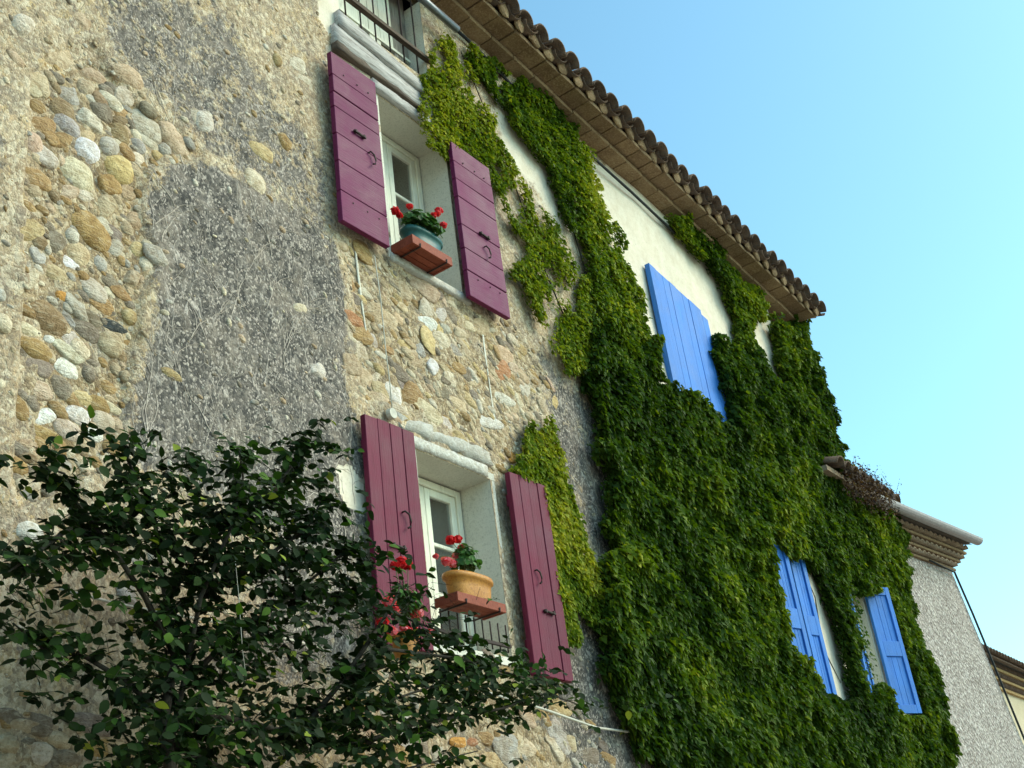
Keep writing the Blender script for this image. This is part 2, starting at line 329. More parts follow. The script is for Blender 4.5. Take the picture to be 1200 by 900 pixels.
POLY = {k: wxz(v) for k, v in dict(
    cob=[(38, 85), (62, 62), (110, 45), (165, 120), (238, 178), (215, 190), (170, 195), (168, 250), (186, 300), (165, 350), (160, 410), (150, 480), (142, 545), (60, 580), (18, 600), (22, 430), (30, 380), (28, 250)],
    under=[(402, 285), (455, 292), (545, 352), (600, 376), (622, 400), (650, 450), (632, 500), (610, 555), (575, 545), (520, 505), (425, 480), (405, 400)],
    low=[(480, 770), (610, 770), (690, 830), (720, 900), (760, 960), (380, 960), (400, 800)],
    lowleft=[(-60, 830), (60, 845), (200, 875), (260, 900), (260, 980), (-60, 980)],
    grey1=[(150, 185), (200, 185), (262, 210), (335, 235), (400, 285), (402, 300), (408, 480), (428, 560), (430, 690), (330, 640), (230, 580), (130, 540), (128, 470), (148, 415), (156, 350), (176, 300), (150, 250), (148, 205)],
    grey1b=[(95, -20), (250, -10), (330, 120), (392, 200), (395, 280), (330, 240), (235, 200), (190, 140), (130, 60)], pale1=[(215, 228), (240, 222), (250, 240), (240, 258), (222, 258), (212, 245)], pale2=[(225, 130), (245, 130), (258, 150), (248, 162), (230, 145)],
    grey2=[(520, 380), (640, 400), (655, 440), (700, 470), (722, 610), (738, 700), (700, 650), (660, 570), (640, 470), (600, 470), (575, 400)],
    grey3=[(640, 690), (710, 680), (775, 860), (790, 900), (800, 980), (690, 980), (640, 850), (600, 830), (640, 800)],
    grey4=[(-40, 40), (12, 30), (20, 120), (12, 320), (-40, 330)],
    grey5=[(400, 560), (430, 560), (445, 760), (400, 800), (200, 800), (300, 640)],
    cream1=[(655, 165), (720, 195), (905, 365), (985, 480), (1100, 900), (880, 960), (780, 700), (760, 460), (700, 250)],
    cream2=[(560, 90), (620, 120), (700, 240), (700, 330), (640, 260), (590, 180)],
    cream3=[(392, 547), (408, 545), (425, 565), (427, 600), (400, 592)],
    cream4=[(375, -10), (398, -12), (399, 50), (385, 40), (372, 18)],
    cream5=[(880, 860), (1000, 850), (1000, 980), (870, 980)],
    och1=[(560, 360), (610, 380), (600, 420), (565, 410)],
    och2=[(-60, 755), (60, 775), (95, 800), (90, 835), (-60, 835)],
    pier_shade=[(500, 20), (520, 40), (515, 110), (498, 100)]).items()}  # last zone, beside the loft opening: shade of the pier face put into colour
_OFF = [(0, 0)] + [(math.cos(t) * r_, math.sin(t) * r_) for r_, n_ in ((.07, 5), (.15, 7)) for t in [2 * math.pi * k / n_ + r_ * 9 for k in range(n_)]]
def zones(P):
    w = np.stack([fbm(P, 2.2) - .5, fbm(P + 40, 2.2) - .5], 1) * .30; p0 = P[:, [0, 2]]
    def soft(n): return np.mean([inside(p0 + w + np.array(o_), POLY[n]) for o_ in _OFF], axis=0)
    z = np.zeros((len(P), 4)); z[:, 3] = 1
    z[:, 0] = np.maximum.reduce([soft('grey1') * .95, soft('grey1b') * .60, soft('grey2') * .72, soft('grey3') * .76, soft('grey4') * .46, soft('grey5') * .66, np.full(len(P), .16)])
    z[:, 1] = np.maximum.reduce([inside(p0 + w, POLY['cream1']) * 1.0, soft('cream2') * .70, inside(p0, POLY['cream3']) * 1., soft('pale1') * .75, soft('pale2') * .8, inside(p0, POLY['cream4']) * 1., soft('cream5') * .8])
    z[:, 2] = np.maximum.reduce([soft('cob') * .72, soft('under') * .66, soft('low') * .62, soft('lowleft') * .5, soft('och1') * .6, soft('och2') * .6, soft('pier_shade') * .7, np.full(len(P), .20)])
    st = np.maximum.reduce([soft('cob'), soft('under') * .8]); z[:, 0] *= 1 - .7 * st
    return z
def blur_depth(P, Z):
    rough = (fbm(P, 1.1, 3) - .5) * .07 + (fbm(P, 9, 4) - .5) * .030 * (1 - .8 * Z[:, 1]) + (fbm(P, 28, 2) - .5) * .009 * (1 - .9 * Z[:, 1])
    cob = inside(P[:, [0, 2]] + np.stack([fbm(P, 9) - .5, fbm(P + 9, 9) - .5], 1) * .08, POLY['cob'])
    return rough + .022 * cob + .012 * (Z[:, 2] > .5) 
ex = sorted({v for o_ in OPEN for v in o_[:2]}); ez = sorted({v for o_ in OPEN for v in o_[2:]})
xs = cuts(-1.5, 2.1, .3, []) + cuts(2.12, 7.4, .02, ex) + cuts(7.45, XE, .05, ex)
zs = cuts(-.2, 2.2, .3, []) + cuts(2.22, 8.75, .02, ez)
wall = wall_grid(xs, zs, OPEN, blur_depth, zones, 'wall', M['wall'], house, ztop=lambda x: ze(x) + .15)
# body of the house behind its facade
box_obj('side_wall', XE - .4, XE, .02, 8, 0, 8.3, M['wall'], house); box_obj('side_wall', -1.5, -1.1, .02, 8, 0, 9.0, M['wall'], house); box_obj('back_wall', -1.1, XE - .4, 7.6, 8, 0, 8.3, M['wall'], house)
def surf_y(x, z):
    P = np.array([[x, 0, z]]); return float(blur_depth(P, zones(P))[0])

# ------------------------------------------------------------------ stones of the wall
protos = []
def blob_mesh(i, sub, ang):
    bm = bmesh.new(); bmesh.ops.create_icosphere(bm, subdivisions=sub, radius=1); r = random.Random(100 + i)
    pl = [Vector((r.gauss(0, 1), r.gauss(0, .6), r.gauss(0, 1))).normalized() for _ in range(9 if ang else 5)] + ([Vector((r.gauss(0, .1), -1, r.gauss(0, .1))).normalized()] if ang else []); dd = [r.uniform(.60, .85) if ang else r.uniform(.82, .97) for _ in pl]
    for v in bm.verts:
        n = v.co.normalized(); p = v.co.copy()
        sq = 1.0 / max(abs(n.x) ** 3 + abs(n.z) ** 3 + abs(n.y) ** 3, .3) ** (1 / 3); p = p * (1 + (sq - 1) * (.75 if ang else .3))
        for q, d in zip(pl, dd):
            k = p.dot(q)
            if k > d: p -= q * (k - d) * .9
        p *= 1 + .10 * (fbm(np.array([[p.x + i * 3, p.y, p.z]]), 1.6, 2)[0] - .5); v.co = p
    me = bpy.data.meshes.new('stone'); bm.to_mesh(me); bm.free()
    for p in me.polygons: p.use_smooth = True
    me.materials.append(M['stone']); return me
for i in range(14): protos.append(blob_mesh(i, 3, i % 2 == 1))
small = []
for i in range(10):
    bm = bmesh.new(); bmesh.ops.create_icosphere(bm, subdivisions=1 if i < 8 else 2, radius=1); r = random.Random(i)
    for v in bm.verts: v.co *= r.uniform(.74, 1.1) if i < 8 else r.uniform(.92, 1.06)
    small.append((np.array([v.co[:] for v in bm.verts]), np.array([[v.index for v in f.verts] for f in bm.faces]))); bm.free()
CC = dict(w=(.70, .62, .51), W=(.86, .82, .75), g=(.50, .45, .39), t=(.60, .46, .30), o=(.44, .28, .12), b=(.32, .22, .12), p=(.64, .46, .31), d=(.06, .065, .075), y=(.64, .47, .23), r=(.48, .22, .11), k=(.30, .24, .18), T=(.74, .62, .45), O=(.66, .33, .08))
cells = []
def jac(px, py):
    c = at(px, py); a = at(px + 1, py) - c; b = at(px, py + 1) - c; return c, a[[0, 2]], b[[0, 2]]
stones = []          # (x, z, L, W, angle, colour)
def add_px(px, py, L, Wd, ang, ck):
    c, jx, jz = jac(px, py); t = math.radians(ang); u = (jx * math.cos(t) + jz * math.sin(t)) * L; w = (-jx * math.sin(t) + jz * math.cos(t)) * Wd
    l = float(np.hypot(*u)); un = u / l; perp = np.array([-un[1], un[0]]); ww = abs(float(w @ perp)); stones.append((c[0], c[2], l, max(ww, l * .3), math.atan2(un[1], un[0]), ck))
TA = '''105,90,75,25,50,p 380,80,140,75,10,t 255,225,95,60,25,t 215,260,70,38,50,T 455,300,115,55,25,g 525,245,60,40,50,t 240,360,55,40,10,o 390,365,85,55,30,b 415,470,95,42,40,g 270,465,75,60,0,o 385,550,68,48,-15,o
560,455,105,48,45,w 540,540,50,40,60,p 625,390,80,50,60,k 675,330,90,30,45,w 740,290,70,50,15,T 870,470,135,60,42,w 715,520,68,62,20,b 530,620,90,60,50,W 275,640,85,60,20,w 475,745,120,72,35,T 660,595,65,45,60,g 725,720,100,68,30,y
830,590,45,40,20,g 885,560,85,28,38,w 820,665,60,35,25,T 960,655,58,28,35,y 665,820,75,60,60,o 770,855,48,46,0,p 250,790,120,70,30,o 420,850,60,50,-20,t 525,880,65,50,10,w 1040,540,150,55,48,p 990,610,50,30,40,g 730,440,55,30,0,b
210,580,60,55,20,p 570,170,90,40,30,p 760,190,100,45,30,p 1150,440,50,40,40,w'''
TB = '''650,100,75,65,50,t 200,230,80,70,-40,y 330,290,90,55,30,k 250,310,50,40,50,b 450,265,45,38,30,w 240,390,65,45,60,g 410,410,95,28,35,W 490,370,85,60,50,t 610,430,50,40,30,g 350,480,90,42,28,t 185,525,70,50,-55,T 560,220,150,70,50,o
385,620,35,32,0,O 585,590,105,55,40,w 620,660,100,40,40,o 270,720,195,75,37,b 490,690,110,45,50,g 705,800,88,35,20,d 780,740,50,42,20,y 840,350,50,48,0,y 190,820,80,40,20,T 8,620,30,40,0,W 20,790,50,60,0,T 315,870,35,25,0,W 800,520,50,60,50,t
880,440,50,40,40,T 530,820,100,50,40,k 700,330,60,50,40,g 820,180,60,45,40,p'''
TCc = '''225,130,110,50,30,o 430,150,120,40,38,w 420,240,100,55,32,W 545,280,50,35,80,k 250,245,95,52,20,k 250,375,88,58,15,p 520,425,75,45,15,y 275,525,82,50,-15,W 475,515,90,45,35,W 690,485,85,38,32,T 630,565,85,55,30,T 420,610,90,55,25,T
255,630,130,35,22,o 575,640,55,42,10,W 670,100,80,60,30,t 170,700,60,30,0,p 0,350,30,25,80,T 1010,295,75,25,30,y'''
TD = '''490,330,50,42,30,w 560,350,35,25,60,w 480,390,60,28,20,W 555,480,45,30,30,T 510,600,38,30,50,W 635,595,35,30,20,o 385,230,50,30,45,t 480,235,90,35,40,t 150,370,65,35,30,r 190,430,60,40,30,o 190,530,110,45,40,T 130,590,60,40,70,t
340,720,50,42,30,W 430,730,70,52,50,o 500,480,70,38,75,y 430,560,45,32,60,t 455,515,38,25,50,g 840,610,60,38,60,r 870,560,58,42,30,p 905,770,42,28,60,t 850,740,60,30,20,w 770,840,80,22,15,W 480,810,90,30,40,T 385,490,35,20,20,y
280,700,50,35,30,t 270,740,50,35,20,t 190,640,60,35,30,t 145,200,60,40,20,o 200,60,60,40,30,o 160,280,50,40,20,k 240,330,60,35,30,t 310,380,60,35,40,t 650,440,40,25,20,T 690,400,35,22,20,T 740,400,45,35,20,t 580,420,35,25,20,g
250,470,40,30,40,w 360,620,60,28,40,k 620,520,40,25,30,g 600,660,45,25,25,T 680,640,40,30,20,k 960,700,35,25,70,w 900,600,30,22,30,t 560,720,50,28,30,k 640,780,55,25,25,t 560,860,60,30,30,w'''
TE = '''925,745,80,50,10,y 790,740,60,45,70,t 690,720,60,40,60,o 600,700,80,48,75,g 490,700,85,60,70,k 715,645,60,25,0,O 790,640,45,30,0,r 870,620,50,40,20,o 990,690,120,60,50,g 400,500,120,60,20,g 470,130,80,40,20,t 1010,640,60,40,60,g 640,790,60,40,10,t
880,790,70,30,10,k 1060,420,60,30,20,p'''
TF = '''170,650,175,50,14,k 200,690,130,40,14,t 200,800,100,60,15,T 520,780,110,52,5,o 330,740,70,42,20,t 370,830,75,55,10,k 60,850,80,50,10,t 520,660,150,40,8,k 690,800,110,60,10,p 600,860,110,45,5,t 800,830,70,50,5,k 60,760,60,50,30,t'''
for txt, ox, oy, s in ((TA, 0, 50, 5), (TB, 0, 220, 5), (TCc, 0, 380, 5), (TD, 380, 280, 4), (TE, 400, 740, 5), (TF, 0, 700, 4.444)):
    for q in txt.split():
        a = q.split(','); f = [float(v) for v in a[:5]]; add_px(ox + f[0] / s, oy + f[1] / s, f[2] / s, f[3] / s, f[4], a[5])
for a in [(240, 143, 14, 10, 40, 'w'), (352, 361, 8, 6, 0, 'T'), (375, 436, 11, 9, 60, 'w'), (32, 625, 17, 11, 20, 'W'), (97, 25, 13, 8, 30, 'p'), (28, 28, 14, 11, 50, 'w'), (308, 176, 18, 8, 35, 'y'), (335, 165, 10, 6, 40, 'o'), (325, 70, 7, 5, 40, 'y'),
          (300, 212, 16, 10, 40, 'T'), (350, 75, 12, 9, 30, 'w'), (357, 92, 8, 6, 0, 'w'), (395, 62, 13, 9, 30, 'T'), (408, 68, 12, 8, 35, 'T'), (422, 80, 16, 9, 38, 'T'), (436, 92, 10, 8, 38, 'w'), (448, 100, 18, 7, 42, 'y'), (392, 42, 6, 4, 0, 't'),
          (663, 828, 15, 9, 10, 'y'), (655, 812, 12, 10, 50, 'o'), (605, 533, 7, 7, 0, 'O'), (652, 470, 9, 6, 60, 'y'), (620, 540, 10, 7, 30, 'w'), (440, 620, 18, 10, 70, 't'), (660, 860, 20, 12, 50, 'g'), (160, 660, 16, 9, 60, 'w'), (178, 655, 10, 8, 60, 'w'), (150, 695, 16, 12, 50, 'g'), (185, 705, 8, 12, 50, 'p')]:
    add_px(*a)
def fill(polyname, n, smin, smax, cols, seed, ang0=-.45):
    r = random.Random(seed); rs = np.random.RandomState(seed); pl = POLY[polyname]; lo = pl.min(0); hi = pl.max(0); k = 0
    q = rs.uniform(lo, hi, (n * 40, 2)); q = q[inside(q, pl)]
    S = np.array([(s_[0], s_[1], math.sqrt(s_[2] * s_[3])) for s_ in stones]); S = np.concatenate([S, np.full((n, 3), 1e6)]); m_ = len(stones)
    for x, z in q:
        if k >= n: break
        L = smin + (smax - smin) * r.random() ** 2.2; Wd = L * (r.uniform(.32, .66) if polyname != 'cob' else r.uniform(.5, .85))
        if any(a < x < b and c < z < d for a, b, c, d in OPEN): continue
        g_ = math.sqrt(L * Wd)
        if (((S[:m_, 0] - x) ** 2 + (S[:m_, 1] - z) ** 2) < (.60 * (g_ + S[:m_, 2])) ** 2).any(): continue
        stones.append((x, z, L, Wd, ang0 + r.gauss(0, .35), r.choice(cols))); S[m_] = (x, z, g_); m_ += 1; k += 1
fill('cob', 420, .014, .075, 'ttookkwgTbp', 3); fill('under', 900, .016, .085, 'tttttokkTTTpwy', 4); fill('low', 400, .016, .10, 'ttookkgTp', 5); fill('lowleft', 120, .02, .08, 'ttkkTo', 6)
stones_sorted = sorted(stones, key=lambda s: -s[2] * s[3])
_sp = np.array([(s_[0], 0, s_[1]) for s_ in stones_sorted]); SY = blur_depth(_sp, zones(_sp)); big, rest = stones_sorted[:295], stones_sorted[295:]
for i, (x, z, L, Wd, a, ck) in enumerate(big):
    rub_ = x > 4.2 or z < 3.2; o = bpy.data.objects.new('stone', protos[(i * 2) % 14 + (1 if rub_ or i % 5 < 2 else 0)]); COL.objects.link(o); o.parent = wall
    dep = min(Wd * .62, .024 if rub_ else .046); out = rnd.uniform(.0, .35)
    o.location = (x, SY[i] + dep * (1 - out) * .55, z); o.rotation_euler = (rnd.uniform(-.12, .12), -a, rnd.uniform(-.12, .12)); o.scale = (L * 1.12, dep, Wd * 1.14)
    c = CC[ck]; j = rnd.uniform(.85, 1.12); o.color = (c[0] * j, c[1] * j * rnd.uniform(.95, 1.03), c[2] * j * rnd.uniform(.9, 1.08), 1)
# the many small bits of gravel and rubble in the mortar and roughcast: too many to count
r2 = np.random.RandomState(3); V = []; F = []; Cc = []; n0 = 0
def add_small(x, z, L, Wd, a, c, dep):
    global n0
    v, f = small[r2.randint(8)] if L < .016 else small[8 + r2.randint(2)]; p = v * (L, dep, Wd); ca, sa = math.cos(a), math.sin(a)
    q = np.stack([p[:, 0] * ca - p[:, 2] * sa + x, p[:, 1] + ys_, p[:, 0] * sa + p[:, 2] * ca + z], 1); V.append(q); F.append(f + n0); Cc.append(np.tile((*c, 1), (len(q), 1))); n0 += len(q)
N = 9000; px = r2.uniform(2.2, 8.0, N); pz = r2.uniform(2.4, 8.6, N); PP = np.stack([px, px * 0, pz], 1); ZZ = zones(PP); YY = blur_depth(PP, ZZ)
for i, (x, z, L, Wd, a, ck) in enumerate(rest):
    ys_ = SY[295 + i] + .006; add_small(x, z, L * 1.15, Wd * 1.15, a, np.array(CC[ck]) * r2.uniform(.75, 1.1), min(Wd * .6, .028))
cl = 'tttTTwkopg'
for i in range(N):
    x, z = px[i], pz[i]
    if ZZ[i, 1] > .5 or any(a - .03 < x < b + .03 and c - .03 < z < d + .03 for a, b, c, d in OPEN): continue
    gz = ZZ[i, 0]
    if r2.rand() < (.55 if gz > .6 else .25 if ZZ[i, 2] < .3 else .1): continue
    L = .006 + .026 * r2.rand() ** 4; ck = 'gkwTp'[r2.randint(5)] if gz > .6 else cl[r2.randint(10)]; ys_ = YY[i] + L * .1
    c = np.array(CC[ck]) * r2.uniform(.75, 1.15); add_small(x, z, L, L * r2.uniform(.4, .8), r2.uniform(-1.4, .2), c, L * .45)
o = np_mesh('rubble', np.concatenate(V), np.concatenate(F), M['stone_mix'], wall, smooth=True, cols=np.concatenate(Cc)); o['kind'] = 'stuff'

# pale dead rootlets of a former creeper clinging to the grey skin
bm = bmesh.new(); rr_ = random.Random(21); RL = []
def rootlet(x, z, ang, ln, r, lev):
    pts = []; 
    for k in range(int(ln / .035) + 2):
        pts.append((x, z)); x += math.cos(ang) * .035; z += math.sin(ang) * .035; ang += rr_.gauss(0, .22)
        if lev < 2 and rr_.random() < .22 and k > 0: rootlet(x, z, ang + rr_.choice((-1, 1)) * rr_.uniform(.35, .8), ln * rr_.uniform(.3, .6), r * .7, lev + 1)
    RL.append((pts, r))
for pn, n_ in (('grey1', 44), ('grey3', 8), ('grey2', 6), ('grey5', 6)):
    pl = POLY[pn]; lo = pl.min(0); hi = pl.max(0); k = 0
    while k < n_:
        x_ = rr_.uniform(lo[0], hi[0]); z_ = rr_.uniform(lo[1], hi[1])
        if inside(np.array([[x_, z_]]), pl)[0]: k += 1; rootlet(x_, z_, rr_.gauss(1.75, .35), rr_.uniform(.15, .6), rr_.uniform(.0014, .0032), 0)
P_ = np.array([(a, 0, b) for pts, r in RL for a, b in pts]); Y_ = blur_depth(P_, zones(P_)); q_ = 0
for pts, r in RL:
    tube(bm, [(a, y - .0015, b) for (a, b), y in zip(pts, Y_[q_:q_ + len(pts)])], r, r * .45, 3); q_ += len(pts)
bm_obj('rootlets', bm, mat_plain('dry_rootlet', (.60, .50, .42), .9), wall)['kind'] = 'stuff'

# ------------------------------------------------------------------ eaves and roof of the main house
TW = .30
cornice1 = bmesh.new(); box(cornice1, 0, TW - .008, -.155, .1, 0, .045, 0, .004); me1 = bpy.data.meshes.new('cornice_tile'); cornice1.to_mesh(me1); cornice1.free(); me1.materials.append(M['cornice'])
cornice2 = bmesh.new(); box(cornice2, 0, .222 - .008, -.315, .0, 0, .045, 0, .004); me2 = bpy.data.meshes.new('cornice_tile'); cornice2.to_mesh(me2); cornice2.free(); me2.materials.append(M['cornice'])
def tile_mesh(r, ln, name, under=False, seg=10, th=.014):
    bm = bmesh.new(); rings = []
    for k, (yy, rr) in enumerate(((0, r), (ln, r * .84))):
        ro = []; ri = []
        for i in range(seg + 1):
            t = math.pi * i / seg; ro.append(bm.verts.new((-rr * math.cos(t), yy, rr * .92 * math.sin(t) * (-.7 if under else 1)))); ri.append(bm.verts.new((-(rr - th) * math.cos(t), yy, (rr - th) * .92 * math.sin(t) * (-.7 if under else 1))))
        rings.append((ro, ri))
    (a, b), (c, d) = rings
    for i in range(seg):
        bm.faces.new((a[i], a[i + 1], c[i + 1], c[i])); bm.faces.new((b[i + 1], b[i], d[i], d[i + 1])); bm.faces.new((a[i + 1], a[i], b[i], b[i + 1])); bm.faces.new((c[i], c[i + 1], d[i + 1], d[i]))
    bm.faces.new((a[0], c[0], d[0], b[0])); bm.faces.new((a[-1], b[-1], d[-1], c[-1]))
    bmesh.ops.recalc_face_normals(bm, faces=bm.faces); me = bpy.data.meshes.new(name); bm.to_mesh(me); bm.free()
    for p in me.polygons: p.use_smooth = True
    me.materials.append(M['tile']); return me
cover = tile_mesh(.105, .42, 'roof_tile'); under = tile_mesh(.095, .42, 'under_tile', True)
def lump(n, seed):
    bm = bmesh.new(); bmesh.ops.create_icosphere(bm, subdivisions=2, radius=1); r = random.Random(seed)
    for v in bm.verts: v.co *= r.uniform(.85, 1.05)
    me = bpy.data.meshes.new(n); bm.to_mesh(me); bm.free(); me.materials.append(M['mortar']); return me
plug = lump('mortar_plug', 1); plug.materials[0] = M['cornice']
roof_pitch = math.radians(17)
x = 2.2; XR = 12.72
roof = np_mesh('roof', [(-1.7, -.30, ze(-1.7) + .13), (XR, -.30, ze(XR) + .13), (XR, 8.4, ze(XR) + .13 + 8.7 * math.tan(roof_pitch)), (-1.7, 8.4, ze(-1.7) + .13 + 8.7 * math.tan(roof_pitch)),
                        (-1.7, -.30, ze(-1.7) + .105), (XR, -.30, ze(XR) + .105), (XR, 8.4, ze(XR) + .105 + 8.7 * math.tan(roof_pitch)), (-1.7, 8.4, ze(-1.7) + .105 + 8.7 * math.tan(roof_pitch))],
               [(0, 1, 2, 3), (7, 6, 5, 4), (4, 5, 1, 0), (5, 6, 2, 1), (6, 7, 3, 2), (7, 4, 0, 3)], M['mortar'], house)
x = -1.6
while x < XR - .35:
    for me, off, dz in ((me1, 0, 0),):
        o = bpy.data.objects.new('cornice_tile', me); COL.objects.link(o); o.parent = house; o.location = (x, rnd.uniform(-.006, .006), ze(x) + rnd.uniform(-.003, .003)); o.rotation_euler = (rnd.uniform(-.01, .01), .06, rnd.uniform(-.012, .012))
    x += TW
x = -1.6
while x < XR - .18:
    o = bpy.data.objects.new('cornice_tile', me2); COL.objects.link(o); o.parent = house; o.location = (x, rnd.uniform(-.008, .008), ze(x) + .056 + rnd.uniform(-.003, .003)); o.rotation_euler = (rnd.uniform(-.01, .01), .06, rnd.uniform(-.02, .02)); x += .222
x = 2.0; i = 0
while x < XR:
    for row in range(3):
        if row and x < 5: continue
        o = bpy.data.objects.new('roof_tile', cover); COL.objects.link(o); o.parent = roof
        yy = -.43 + row * .36; o.location = (x + rnd.uniform(-.008, .008), yy + rnd.uniform(-.02, .012), ze(x) + .125 + (yy + .43) * math.tan(roof_pitch) + (row * .012) + rnd.uniform(-.004, .01)); o.rotation_euler = (roof_pitch, .06 + rnd.uniform(-.08, .08), rnd.uniform(-.05, .05)); o.scale = (1, 1, rnd.uniform(.92, 1.08))
    o = bpy.data.objects.new('under_tile', under); COL.objects.link(o); o.parent = roof
    o.location = (x + .11, -.39 + rnd.uniform(-.02, .01), ze(x) + .165); o.rotation_euler = (roof_pitch, .06, rnd.uniform(-.03, .03))
    o = bpy.data.objects.new('mortar_plug', plug); COL.objects.link(o); o.parent = roof
    o.location = (x, -.335 + rnd.uniform(-.012, .012), ze(x) + .145); o.scale = (.094, .03, .075); o.rotation_euler = (0, rnd.uniform(0, 3), 0)
    x += .221; i += 1
# remaining tiles of the slope, joined: they run back out of sight
V, F, n0_ = [], [], 0
for k in range(int((XR + 1.5) / .221)):
    xx = -1.5 + k * .221
    for rr_, zz_ in ((.1, 0),):
        sg = 6; y0, y1 = (.6 if xx > 5 else -.1), 8.3
        for yy in (y0, y1):
            for s_ in range(sg + 1):
                t = math.pi * s_ / sg; V.append((xx - rr_ * math.cos(t), yy, ze(xx) + .14 + (yy + .30) * math.tan(roof_pitch) + rr_ * .9 * math.sin(t)))
        for s_ in range(sg): F.append((n0_ + s_, n0_ + s_ + 1, n0_ + sg + 2 + s_, n0_ + sg + 1 + s_))
        n0_ += 2 * (sg + 1)
o = np_mesh('tile_rows', V, F, M['tile'], roof, smooth=True); o['kind'] = 'stuff'

# ------------------------------------------------------------------ windows
def reveal(a, b, c, d, dep, mat, par, sides='lrtb'):
    if 'l' in sides: box_obj('reveal', a - .05, a, 0.0, dep, c, d, mat, par)
    if 'r' in sides: box_obj('reveal', b, b + .05, .004, dep, c - .0, d, mat, par)
    if 't' in sides: box_obj('reveal', a - .05, b + .05, .001, dep, d, d + .05, mat, par)
    if 'b' in sides: box_obj('sill', a - .05, b + .05, -.012, dep, c - .05, c, mat, par)
def casement(a, b, c, d, y, par, rows=3, two=True):
    """cream painted wooden window with a frame, two leaves and glazing bars"""
    fr = bmesh.new(); w = .045
    for q in ((a, a + w, c, d), (b - w, b, c, d), (a + w, b - w, d - w, d), (a + w, b - w, c, c + w)): box(fr, q[0], q[1], y, y + .06, q[2], q[3], 0, .004)
    bmesh.ops.translate(fr, verts=fr.verts, vec=-wloc(par)); win = bm_obj('window', fr, M['white'], par); mid = (a + b) / 2
    for s0, s1 in ((a + w + .002, mid - .002), (mid + .002, b - w - .002)):
        f = bmesh.new(); u = .05; y1 = y + .012
        for q in ((s0, s0 + u, c + w + .003, d - w - .003), (s1 - u, s1, c + w + .003, d - w - .003), (s0 + u, s1 - u, d - w - .003 - u, d - w - .003), (s0 + u, s1 - u, c + w + .003, c + w + .003 + u)): box(f, q[0], q[1], y1, y1 + .04, q[2], q[3], 0, .004)
        h = (d - c - 2 * w - 2 * u) / rows
        for k in range(1, rows): zz = c + w + u + h * k; box(f, s0 + u, s1 - u, y1 + .006, y1 + .034, zz - .012, zz + .012, 0, .003)
        bmesh.ops.translate(f, verts=f.verts, vec=-wloc(par)); bm_obj('window_leaf', f, M['white'], win)
        for k in range(rows): z0 = c + w + u + h * k + .012; box_obj('pane', s0 + u - .004, s1 - u + .004, y1 + .02, y1 + .024, z0, z0 + h - .02, M['glass'], win)
    return win
def room(a, b, c, d, y, par):
    bm = bmesh.new(); box(bm, a - .3, b + .3, y, y + 1.2, c - .3, d + .3); f = min(bm.faces, key=lambda f: f.calc_center_median().y); bmesh.ops.delete(bm, geom=[f], context='FACES_ONLY'); bmesh.ops.translate(bm, verts=bm.verts, vec=-wloc(par)); bm_obj('room', bm, M['dark'], par)
for k in (1, 2):
    a, b, c, d = OPEN[k]; reveal(a, b, c, d, .30, M['reveal'], house); win = casement(a + .01, b - .01, c + .01, d - .01, .245, house); room(a, b, c, d, .33, house)
    box_obj('curtain', a + .10, a + .34, .315, .32, c + .05, d - .05, M['curtain'], win, jit=.01); box_obj('curtain', b - .26, b - .05, .315, .32, c + .05, d - .05, M['curtain'], win, jit=.01)
# loft opening under the eaves with its old boards and iron bars
a, b, c, d = OPEN[0]; reveal(a, b, c, d, .28, M['reveal'], house, 'lr')
loft = box_obj('loft_window', a, b, .17, .23, c, c + .05, M['greywood'], house)
xx = a + .01; k = 0
while xx < b - .03:
    w_ = .11 + .02 * (k % 3); x1 = min(xx + w_, b); 
    if k % 2 == 0: box_obj('board', xx, x1 - .006, .16, .18, c + .05, d + .2, M['white'] if k < 6 else M['greywood'], loft, .002)
    else: box_obj('pane', xx, x1 - .006, .185, .189, c + .05, c + .27, M['glass'], loft); box_obj('board', xx, x1 - .006, .16, .18, c + .31, d + .2, M['white'] if k < 6 else M['greywood'], loft, .002); box_obj('curtain', xx, x1, .205, .21, c + .05, c + .3, M['curtain'], loft)
    xx = x1; k += 1
for zz in (c + .28,): box_obj('glazing_bar', a, b, .15, .175, zz, zz + .025, M['white'], loft)
for k in range(6): xx = a + .09 + k * .158; tube_obj('iron_bar', [(xx, .02, c - .02), (xx, .02, d + .1)], .007, M['iron'], loft)
box_obj('rail', a - .03, b + .04, -.03, .01, 8.02, 8.055, M['darkwood'], loft, .004); room(a, b, c, d, .24, house)
def beam(name, a, b, y0, z0, z1, mat, sag=0, seg=14, rough=.008, par=None, z0r=None, z1r=None, y1=.06):
    z0r = z0 if z0r is None else z0r; z1r = z1 if z1r is None else z1r; V = []; F = []
    for i in range(seg + 1):
        t = i / seg; xx = a + (b - a) * t; r = random.Random(int(xx * 977)); j = lambda: r.uniform(-rough, rough) * .3
        A, B = z0 + (z0r - z0) * t, z1 + (z1r - z1) * t
        V += [(xx, y0 + j(), A + j()), (xx, y0 + j(), (A + B) / 2), (xx, y0 + j(), B + j()), (xx, y1, B), (xx, y1, A)]
    for i in range(seg):
        for k in range(5): F.append((i * 5 + k, i * 5 + (k + 1) % 5, (i + 1) * 5 + (k + 1) % 5, (i + 1) * 5 + k))
    me_o = np_mesh(name, V, F, mat, par); bm = bmesh.new(); bm.from_mesh(me_o.data); bmesh.ops.holes_fill(bm, edges=bm.edges); bmesh.ops.recalc_face_normals(bm, faces=bm.faces); bm.to_mesh(me_o.data); bm.free(); return me_o
beam('window_sill', 4.70, 5.66, -.045, 7.665, 7.80, M['oldwood'], par=house, z0r=7.60, z1r=7.70)
beam('apron_board', 4.66, 5.80, -.030, 7.49, 7.655, M['oldwood'], par=house, z0r=7.40, z1r=7.58)
